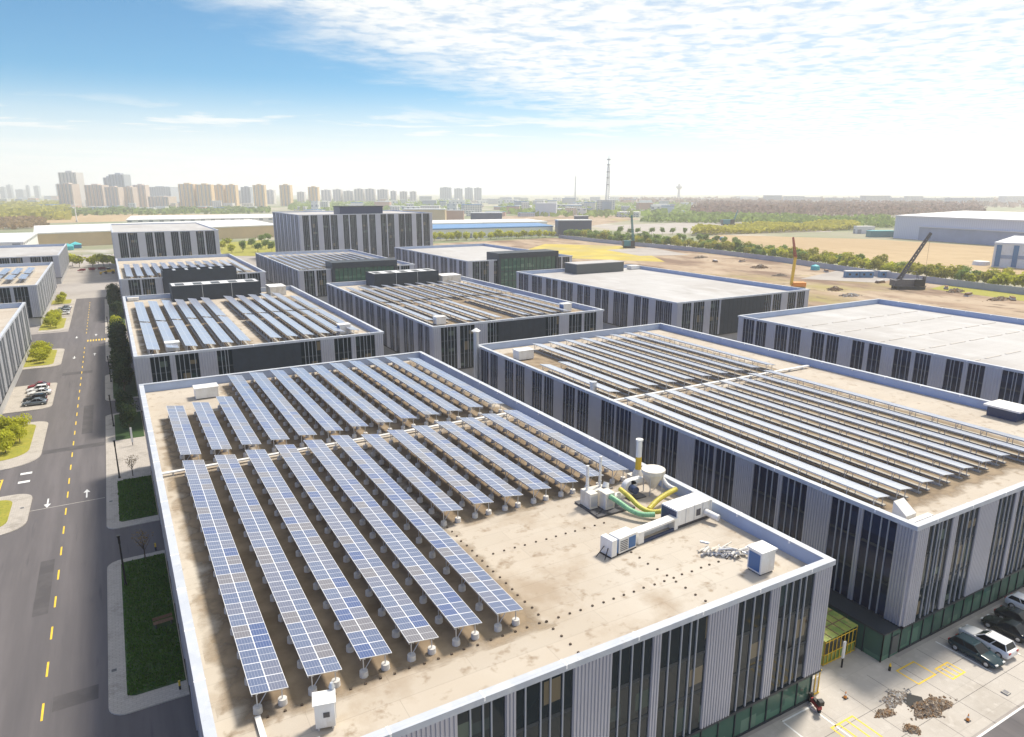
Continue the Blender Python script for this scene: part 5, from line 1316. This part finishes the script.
# site cabins
p = at(866, 277.5)
for i in range(3):
    q = p + right * (-8 + i * 7.6 + (2.2 if i == 2 else 0)) + Vector((0, 0, .06)); t = thing('site_cabin', ['blue site cabin with white roof, left one of the group by the crane', 'blue site cabin with white roof, middle one of the group', 'short blue site cabin nearest to the crawler crane'][i], 'site cabin', q, -R(YAW))
    ln = 7.2 if i < 2 else 5
    mb = MB(); mb.box(-ln / 2, -1.5, 0, ln / 2, 1.5, 3.2); mb.build('wall', 'blue_container', t)
    mb = MB(); mb.box(-ln / 2 - .1, -1.6, 3.2, ln / 2 + .1, 1.6, 3.6); mb.build('roof', 'white_paint', t)
    for s in (-.3, .2):
        mb = MB(); mb.box(ln * s, -1.54, 1.2, ln * s + 1.2, -1.502, 2.3); mb.build('window', 'car_glass', t)
for px, py, m_, lb in ((815, 270, 'teal_tarp', 'teal tarpaulin bundle on the site beside the cabins'), (722, 240, 'blue_container', 'round blue tarpaulin tank behind the boundary wall')):
    p = at(px, py); mb = MB(); mb.tube((p.x, p.y, 0), (p.x, p.y, 2.4), 2.6, 2.3, 14); mb.tube((p.x, p.y, 2.4), (p.x, p.y, 3.2), 2.3, .4, 14); tag(mb.build('covered_tank', m_), lb, 'tank')
for i, (px, py) in enumerate(((70, 262 - 16), (76, 248), (68, 250))):
    p = at(px, py); t = thing('site_tent', 'teal covered stall at the far end of the road, %s' % ORD[i], 'tent', (p.x, p.y, 0), 0, 'teal tents at the road end')
    mb = MB(); mb.box(-4, -4, 0, 4, 4, 3); mb.build('wall', 'blue_container' if i == 1 else 'teal_tarp', t)
    mb = MB(); mb.add([(-4.3, -4.3, 3), (4.3, -4.3, 3), (4.3, 4.3, 3), (-4.3, 4.3, 3), (0, 0, 5.2)], [(0, 1, 4), (1, 2, 4), (2, 3, 4), (3, 0, 4)]); mb.build('roof', 'teal_tarp', t)
# yellow loader at the road end
t = thing('wheel_loader', 'yellow wheel loader parked under the trees at the road end', 'loader', (-2.8, 452, .1), R(90))
mb = MB(); mb.box(-1.2, -3.2, .9, 1.2, .6, 2.4); mb.build('body', 'yellow_paint', t, bevel=.1)
mb = MB(); mb.box(-.9, -1.2, 2.4, .9, .6, 3.5); mb.build('cab', 'car_glass', t)
mb = MB(); mb.box(-1.4, 3.4, .2, 1.4, 4.4, 1.4); mb.tube((-.7, .6, 1.8), (-.7, 3.5, .9), .15, n=6); mb.tube((.7, .6, 1.8), (.7, 3.5, .9), .15, n=6); mb.build('bucket', 'yellow_paint', t)
for sx in (-1, 1):
    for y_ in (-2.2, 1.3):
        mb = MB(); mb.tube((sx * .8, y_, .8), (sx * 1.35, y_, .8), .8, n=14); mb.build('wheel', 'rubber', t)

# ------------------------------------------------------------------ farther buildings
def uvbox(mb, w_, d_, h_, mi=0, mtop=1, z0=0.0):
    P = [(-w_ / 2, -d_ / 2), (w_ / 2, -d_ / 2), (w_ / 2, d_ / 2), (-w_ / 2, d_ / 2)]
    for i in range(4):
        a, c = P[i], P[(i + 1) % 4]; L = math.hypot(c[0] - a[0], c[1] - a[1])
        mb.quad((*a, z0), (*c, z0), (*c, h_), (*a, h_), mi, [(0, z0), (L, z0), (L, h_), (0, h_)])
    mb.quad((*P[0], h_), (*P[1], h_), (*P[2], h_), (*P[3], h_), mtop, [(0, 0)] * 4)
def place(l, r, base):
    p = at((l + r) / 2, base); a = at(l, base); c = at(r, base); return p, (c - a).length
def tower(l, r, top, base, m, label, group, depth=.7, step=True, rz=None):
    p, wd = place(l, r, base); h = height_at(p, top)
    t = thing('apartment_tower', label, 'apartment tower', p, -R(YAW) + (TR.uniform(-.12, .12) if rz is None else rz), group)
    wd *= .92
    mb = MB(); uvbox(mb, wd, wd * depth, h); mb.build('wall', [m, 'shed_roof'], t)
    mb = MB(); uvbox(mb, wd * .36, wd * depth * .5, h + min(6, h * .05), z0=h + .01); mb.build('roof_house', [m, 'shed_roof'], t)
    k = max(2, int(wd / 9))
    for i in range(k):
        s = -wd / 2 + wd * (i + .5) / k; mb = MB()
        mb.box(s - wd * .12 / k * 1.2, -wd * depth / 2 - 1.4, 0, s + wd * .12 / k * 1.2, -wd * depth / 2 - .02, h * .985); mb.build('balcony_bay', 'flat_pale' if m != 'flat_grey' else 'flat_grey', t)
    return t
def block(name, l, r, top, base, m, label, cat='building', group=None, depth=.5, roof='shed_roof', rz=0.0, overhang=.3):
    p, wd = place(l, r, base); h = max(3, height_at(p, top))
    t = thing(name, label, cat, p, -R(YAW) + rz, group)
    mb = MB(); uvbox(mb, wd, wd * depth, h, 0, 0); mb.build('wall', m, t)
    mb = MB(); o = overhang; mb.box(-wd / 2 - o, -wd * depth / 2 - o, h, wd / 2 + o, wd * depth / 2 + o, h + max(.5, h * .06)); mb.build('roof', roof, t)
    return t
A_ = 'apartment towers on the left skyline'
TW_ = [(63, 80, 184, 208.5, 'flat_beige', 'front beige tower, leftmost on the skyline'), (66, 85, 172.5, 206.5, 'flat_pale', 'tallest pale tower, behind the leftmost beige one'),
       (90, 109, 185, 208, 'flat_beige', 'wide beige tower right of the tallest pair'), (108, 117, 177.5, 206, 'flat_grey', 'slim grey tower left of the tall grey one'),
       (115, 132, 174.5, 206, 'flat_grey', 'tall grey tower with square top, second tallest'), (109, 124, 187, 208.3, 'flat_beige', 'beige tower in front of the tall grey towers'),
       (126, 138, 187, 208, 'flat_beige', 'narrow beige tower right of the tall grey ones'), (137, 150, 185, 207.5, 'flat_beige', 'last beige tower of the left cluster'),
       (150, 178, 187, 203, 'flat_grey', 'broad hazy grey slab behind the low beige block'), (152, 175, 196.5, 208, 'flat_beige', 'low wide beige block in front of the grey slab'),
       (182, 198, 184, 207.5, 'flat_yellow', 'first of the four yellow towers'), (199, 215, 184.5, 207.5, 'flat_yellow', 'second of the four yellow towers'),
       (216, 227, 185, 207, 'flat_yellow', 'third of the four yellow towers'), (228, 239, 185, 207, 'flat_yellow', 'fourth of the four yellow towers'),
       (243, 253, 187, 205, 'flat_grey', 'grey tower between the yellow towers'), (255, 267, 185, 206.5, 'flat_yellow', 'single yellow tower right of the four'),
       (268, 276, 190, 204, 'flat_pale', 'pale tower right of the single yellow one'), (281.5, 293, 185, 206, 'flat_yellow', 'single yellow tower left of the office block'),
       (309.5, 320, 187, 205.5, 'flat_yellow', 'rightmost yellow tower above the office block')]
for l, r, tp, bs, m, lb in TW_: tower(l, r, tp, bs, m, 'hazy ' + lb, A_)
PL = [(322, 332, 190), (334, 343, 189.5), (344, 354, 191), (355, 365, 189), (366, 376, 189), (378, 389, 189.5), (391, 397, 191), (400, 408, 191.5), (410, 417, 191.5), (298, 306, 192), (240, 246, 190.5)]
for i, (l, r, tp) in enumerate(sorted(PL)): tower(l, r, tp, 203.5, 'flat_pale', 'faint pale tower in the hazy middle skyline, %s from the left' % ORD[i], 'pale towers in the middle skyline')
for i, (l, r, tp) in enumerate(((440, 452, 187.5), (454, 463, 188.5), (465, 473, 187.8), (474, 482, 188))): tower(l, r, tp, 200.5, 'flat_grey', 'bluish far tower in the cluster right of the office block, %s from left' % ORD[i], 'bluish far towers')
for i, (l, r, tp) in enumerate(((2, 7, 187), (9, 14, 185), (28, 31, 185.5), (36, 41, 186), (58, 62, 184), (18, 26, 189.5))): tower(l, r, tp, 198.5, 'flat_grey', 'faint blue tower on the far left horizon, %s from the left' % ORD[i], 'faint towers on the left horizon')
HZ = [(742, 758, 197.5, 202), (764, 780, 195.5, 203), (784, 802, 196.5, 204), (803, 819, 197.5, 204), (826, 842, 198, 204), (843, 857, 198, 204), (862, 886, 196, 205), (890, 901, 198, 204), (905, 920, 196.5, 204.5), (925, 944, 198.3, 205), (947, 968, 198, 206), (976, 990, 198, 206),
      (1001, 1024, 196.5, 205), (1028, 1048, 197, 210), (700, 716, 198.5, 201.5), (500, 512, 197.5, 202), (516, 528, 198, 203), (488, 498, 199, 204), (535, 546, 199, 203), (420, 432, 196.5, 204), (655, 668, 198.8, 202)]
for i, (l, r, tp, bs) in enumerate(sorted(HZ)): block('far_block', l, r, tp, bs, ('flat_white', 'flat_pale', 'flat_grey')[i % 3], 'low hazy block on the horizon, %s from the left' % ORD[i], 'building', 'low hazy blocks on the horizon')
t = block('office_block', 597, 614, 200.5, 214, 'flat_white', 'white office block at the foot of the lattice mast', rz=.05)
mb = MB(); p, wd = place(597, 614, 214); mb.box(-wd * .28, -wd * .25 - .6, 4, wd * .28, -wd * .25 - .05, height_at(p, 201.5)); mb.build('glazing', 'shed_wall_blue', t)
block('apartment_block', 404, 446, 209.5, 222, 'wall_ochre', 'yellow ochre block right of the tall office block', 'building', depth=.35)
block('apartment_block', 447, 464, 210.5, 221, 'wall_pink', 'pink block beside the yellow ochre one', 'building', depth=.5)
block('dark_office', 471, 502, 213, 222.5, 'navy', 'long dark blue office block far behind the blue roofed shed', 'building', depth=.35)
block('dark_office', 556, 590, 220.5, 235.5, 'navy', 'dark glass office block at the end of the blue roofed shed', 'building', depth=.4, rz=.18)
block('dark_office', 574, 588, 216, 223, 'navy', 'small dark block rising behind the dark glass office', 'building', depth=.4)
def shed(name, label, pts, h, wall, roof, cat='warehouse', ridge=0):
    """warehouse over four ground corners, with eaves and a shallow roof"""
    t = thing(name, label, cat, (0, 0, 0)); pts = ccw([tuple(q) for q in pts]); mb = MB()
    for i in range(4):
        a, c = pts[i], pts[(i + 1) % 4]; L = math.hypot(c[0] - a[0], c[1] - a[1])
        mb.quad((*a, 0), (*c, 0), (*c, h), (*a, h), 0, [(0, 0), (L, 0), (L, h), (0, h)])
    mb.build('wall', wall, t)
    mb = MB(); ctr = (sum(p[0] for p in pts) / 4, sum(p[1] for p in pts) / 4); out = [(ctr[0] + (p[0] - ctr[0]) * 1.01, ctr[1] + (p[1] - ctr[1]) * 1.01) for p in pts]
    mb.prism(out, h, h + 1.0); mb.build('roof', roof, t)
    return t
def P2(px, py): return tuple(at(px, py)[:2])
# long white roofed warehouses behind the left halls
shed('warehouse', 'long warehouse with white roof and ochre wall behind the left halls', [(-52, 690), (150, 745), (150, 900), (-62, 840)], 11, 'wall_ochre', 'white_paint')
shed('warehouse', 'broad white roofed warehouse beyond the ochre walled one', [(20, 930), (300, 920), (300, 1060), (30, 1080)], 12, 'shed_white', 'white_paint')
shed('warehouse', 'grey shed with flat roofs at the left edge beyond the third hall', [(-200, 560), (-50, 560), (-50, 680), (-210, 680)], 12, 'shed_white', 'shed_roof')
shed('warehouse', 'low white roofed shed below the grey one at the left edge', [(-140, 520), (-30, 520), (-30, 545), (-140, 545)], 9, 'wall_concrete', 'white_paint')
shed('warehouse', 'white shed with blue roof edge behind the straight tree row', [(262, 630), (402, 622), (425, 690), (262, 720)], 9, 'shed_white', 'roof_blue')
shed('warehouse', 'flat white roofed shed behind the blue roofed one', [(300, 760), (470, 740), (490, 820), (300, 850)], 8, 'shed_white', 'white_paint')
t = shed('warehouse', 'huge pale grey warehouse at the right beyond the ochre field', [P2(893, 238), P2(1110, 254), (870, 330), (900, 480)], 21, 'shed_clad', 'shed_roof')
a, c = Vector((*P2(893, 238), 0)), Vector((*P2(1110, 254), 0)); d = (c - a); L = d.length; d.normalize(); n_ = Vector((d.y, -d.x, 0)); n_ = n_ if n_.dot(Vector((-1, -1, 0))) > 0 else -n_
mb = MB(); mb.obox(a + d * (L * .57) + n_ * .4 + Vector((0, 0, 6)), d * L * .42, n_ * .3, Vector((0, 0, 6))); mb.build('dark_band', 'shed_wall_blue', t)
mb = MB(); mb.obox(a + d * (L * .57) + n_ * 1.2 + Vector((0, 0, 12.3)), d * L * .42, n_ * 1.1, Vector((0, 0, .25))); mb.build('canopy', 'shed_roof', t)
t = shed('factory', 'white factory with teal window stripes at the right edge', [P2(991, 267), P2(1080, 272), (560, 200), (545, 255)], 14, 'white_paint', 'shed_roof', 'factory')
a, c = Vector((*P2(991, 267), 0)), Vector((*P2(1080, 272), 0)); d = (c - a); L = d.length; d.normalize(); n_ = Vector((d.y, -d.x, 0)); n_ = n_ if n_.dot(Vector((-1, -1, 0))) > 0 else -n_
for i in range(5):
    mb = MB(); mb.obox(a + d * (L * (.06 + i * .2)) + n_ * .2 + Vector((0, 0, 7)), d * 1.3, n_ * .15, Vector((0, 0, 6.4))); mb.build('window', 'blue_container', t)
mb = MB(); mb.obox(a + d * (L * .5) + n_ * .1 + Vector((0, 0, 6.5)), d * L * .46, n_ * .08, Vector((0, 0, 1.0))); mb.build('window_band', 'shed_wall_blue', t)
p = at(981, 265); mb = MB(); mb.tube((p.x, p.y, 0), (p.x, p.y, 2.4), 5, 4.5, 14); tag(mb.build('storage_tank', 'white_paint'), 'low white round tank beside the teal striped factory', 'tank')
block('low_shed', 855, 872, 226.5, 233.5, 'shed_white', 'small white shed left of the huge grey warehouse', 'shed', depth=.5, roof='white_paint')
block('low_shed', 868, 892, 231, 237, 'teal_paint', 'low teal roofed shed touching the huge grey warehouse', 'shed', depth=.4, roof='teal_tarp')
rr = random.Random(21)
cols = ['flat_white', 'shed_white', 'flat_beige', 'flat_white', 'flat_pale', 'wall_pink', 'shed_clad', 'flat_grey', 'shed_white']
n = 0
spots = []
for i in range(2600):
    if n >= 260: break
    px = rr.choice((rr.uniform(-20, 70), rr.uniform(300, 640), rr.uniform(400, 620), rr.uniform(620, 900), rr.uniform(0, 260)))
    base = rr.uniform(199.5, 217) if px > 280 else rr.uniform(199, 212)
    wd = rr.uniform(4, 16) * (.5 + (base - 196) / 22)
    if 590 < px < 625 and base > 208: continue
    if px > 690 and 203 < base < 226: continue
    if any(abs(px - q[0]) < .8 * (wd + q[2]) / 2 and abs(base - q[1]) < 1.0 for q in spots): continue
    spots.append((px, base, wd))
    hh = rr.choice((rr.uniform(6, 12), rr.uniform(10, 24))); p0 = at(px, base); sl = math.hypot(p0.x, p0.y)
    top = base - hh * FPX / sl * .97
    block('low_building', px - wd / 2, px + wd / 2, top, base, rr.choice(cols), 'low scattered building in the hazy plain far behind the halls', 'building', 'low scattered buildings in the far plain', depth=rr.uniform(.4, .8), roof=rr.choice(('shed_roof', 'white_paint', 'roof_blue', 'shed_roof')), rz=rr.uniform(-.3, .3)); n += 1

# ------------------------------------------------------------------ masts
p = at(607, 214)
t = thing('telecom_tower', 'tall lattice telecom mast with ringed platforms on the horizon', 'mast', p)
H_ = height_at(p, 156); mb = MB(); lattice(mb, (0, 0, 0), (0, 0, H_ * .82), 9, 3, 22, .55); mb.build('lattice_mast', 'galv', t)
mb = MB(); mb.tube((0, 0, H_ * .82), (0, 0, H_ * .97), 1.1, .8, 8); mb.tube((0, 0, H_ * .97), (0, 0, H_ * 1.03), .3, .15, 6); mb.build('top_pole', 'galv', t)
for q in (.5, .62, .72, .84, .93):
    mb = MB(); mb.tube((0, 0, H_ * q), (0, 0, H_ * q + 2.2), 3.4, 3.4, 14); mb.build('platform', 'wall_concrete', t)
p = at(575, 204)
t = thing('radio_mast', 'thin hazy radio mast left of the telecom mast', 'mast', p)
H_ = height_at(p, 176); mb = MB(); lattice(mb, (0, 0, 0), (0, 0, H_), 5, 1.5, 20, .6); mb.build('lattice_mast', 'galv', t)
mb = MB(); mb.tube((0, 0, H_), (0, 0, H_ * 1.06), .4, .2, 6); mb.build('antenna', 'galv', t)
p = at(678.5, 199)
t = thing('water_tower', 'hazy tower with bulbous top standing on the horizon', 'tower', p)
H_ = height_at(p, 184); mb = MB(); mb.tube((0, 0, 0), (0, 0, H_ * .78), 9, 6, 14); mb.build('shaft', 'wall_concrete', t)
mb = MB(); mb.tube((0, 0, H_ * .62), (0, 0, H_ * .76), 6, 19, 18); mb.tube((0, 0, H_ * .76), (0, 0, H_ * .86), 19, 17, 18); mb.tube((0, 0, H_ * .86), (0, 0, H_), 9, 5, 12); mb.build('tank', 'wall_concrete', t)
mb = MB(); mb.tube((0, 0, H_), (0, 0, H_ * 1.14), 1.5, .6, 6); mb.build('antenna', 'galv', t)
p = at(77, 222); 
t = thing('flag_pole', 'tall white pole rising before the beige towers', 'pole', p)
H_ = height_at(p, 200); mb = MB(); mb.tube((0, 0, 0), (0, 0, H_), .9, .5, 8); mb.build('pole', 'white_paint', t)
mb = MB(); mb.tube((0, 0, 0), (0, 0, 2), 2, 1.5, 8); mb.build('base', 'concrete', t)

# ------------------------------------------------------------------ far woods as masses
def wood(name, label, quadpx, h, dens, leaf, s, seed):
    """a far wood filling the ground between four picture corners"""
    rr = random.Random(seed); C4 = [at(*q) for q in quadpx]; mb = MB()
    ar = ((C4[1] - C4[0]).length + (C4[2] - C4[3]).length) / 2 * ((C4[3] - C4[0]).length + (C4[2] - C4[1]).length) / 2
    n = min(16000, int(ar * dens))
    for i in range(n):
        u, v = rr.random(), rr.random(); p = C4[0].lerp(C4[1], u).lerp(C4[3].lerp(C4[2], u), v)
        z = h * (.25 + .75 * rr.random() ** .7) * (.75 + .25 * math.sin(p.x * .05 + 1.3 * math.sin(p.y * .03)))
        nn = Vector((rr.gauss(0, .7), rr.gauss(0, .7), 1)).normalized() if rr.random() < .5 else Vector((rr.gauss(0, 1), rr.gauss(0, 1), .3)).normalized()
        a = nn.orthogonal().normalized(); bq = nn.cross(a); k = s * rr.uniform(.6, 1.4)
        mb.add([(p.x, p.y, z) + Vector() if False else Vector((p.x, p.y, z)) - a * k, Vector((p.x, p.y, z)) - bq * k * .7, Vector((p.x, p.y, z)) + a * k, Vector((p.x, p.y, z)) + bq * k * .7], [(0, 1, 2, 3)])
    stuff(mb.build(name, leaf), label, 'woodland')
wood('far_woods', 'hazy purple brown bare wood along the right horizon', [(690, 217), (985, 219.5), (975, 208.5), (700, 207)], 20, .09, 'leaf_bare', 3.2, 1)
wood('far_woods', 'dull green wood edge before the bare wood', [(640, 222), (895, 228), (890, 221.5), (660, 217)], 10, .06, 'leaf_green', 3.4, 2)
wood('far_woods', 'green belt behind the ochre field', [(690, 236), (860, 230), (850, 226), (700, 231)], 9, .3, 'leaf_olive', 2, 3)
wood('far_woods', 'dark tree line below the beige towers', [(38, 216.5), (270, 213.5), (270, 209), (60, 210.5)], 8, .014, 'leaf_green', 4.5, 4)
wood('far_woods', 'pale olive tree land at the left edge', [(-40, 222), (70, 220), (70, 203), (-40, 203)], 10, .012, 'leaf_olive', 7, 5)
wood('far_woods', 'hazy green land below the middle skyline', [(290, 211), (470, 213), (470, 201.5), (290, 202)], 9, .0016, 'leaf_green', 8, 6)
wood('far_woods', 'green tree patches round the lattice mast', [(500, 216), (690, 219), (690, 203), (500, 203)], 9, .0022, 'leaf_green', 7, 7)
wood('far_woods', 'hazy far tree line under the right horizon', [(620, 205), (1040, 208), (1040, 200), (620, 199.5)], 12, .0008, 'leaf_bare', 11, 8)
wood('far_woods', 'green and tan scrub between left warehouses and towers', [(-30, 232), (50, 228), (40, 220), (-40, 222)], 7, .05, 'leaf_tan', 3, 9)

# ------------------------------------------------------------------ air
mb = MB(); mb.box(-10000, -10000, -1.0, 10000, 10000, 170)
hz = mb.build('haze', [])
hm = bpy.data.materials.new('haze_air'); hm.use_nodes = True
N = hm.node_tree.nodes; N.remove(N['Principled BSDF'])
pv = N.new('ShaderNodeVolumePrincipled'); pv.inputs['Color'].default_value = (1, 1, 1, 1); pv.inputs['Density'].default_value = 0.0002; pv.inputs['Anisotropy'].default_value = 0.3
hm.node_tree.links.new(pv.outputs[0], N['Material Output'].inputs['Volume'])
hz.data.materials.append(hm); hz['kind'] = 'stuff'; hz['label'] = 'thin pale haze over the whole plain'
# drop tree kinds that were never planted
for ps in TREES.values():
    for p in ps:
        if p.name not in USED:
            for c in kids(p): bpy.data.objects.remove(c)
            bpy.data.objects.remove(p)
print('UNPLANTED', [o.name for o in bpy.data.objects if o.location.z < -100])
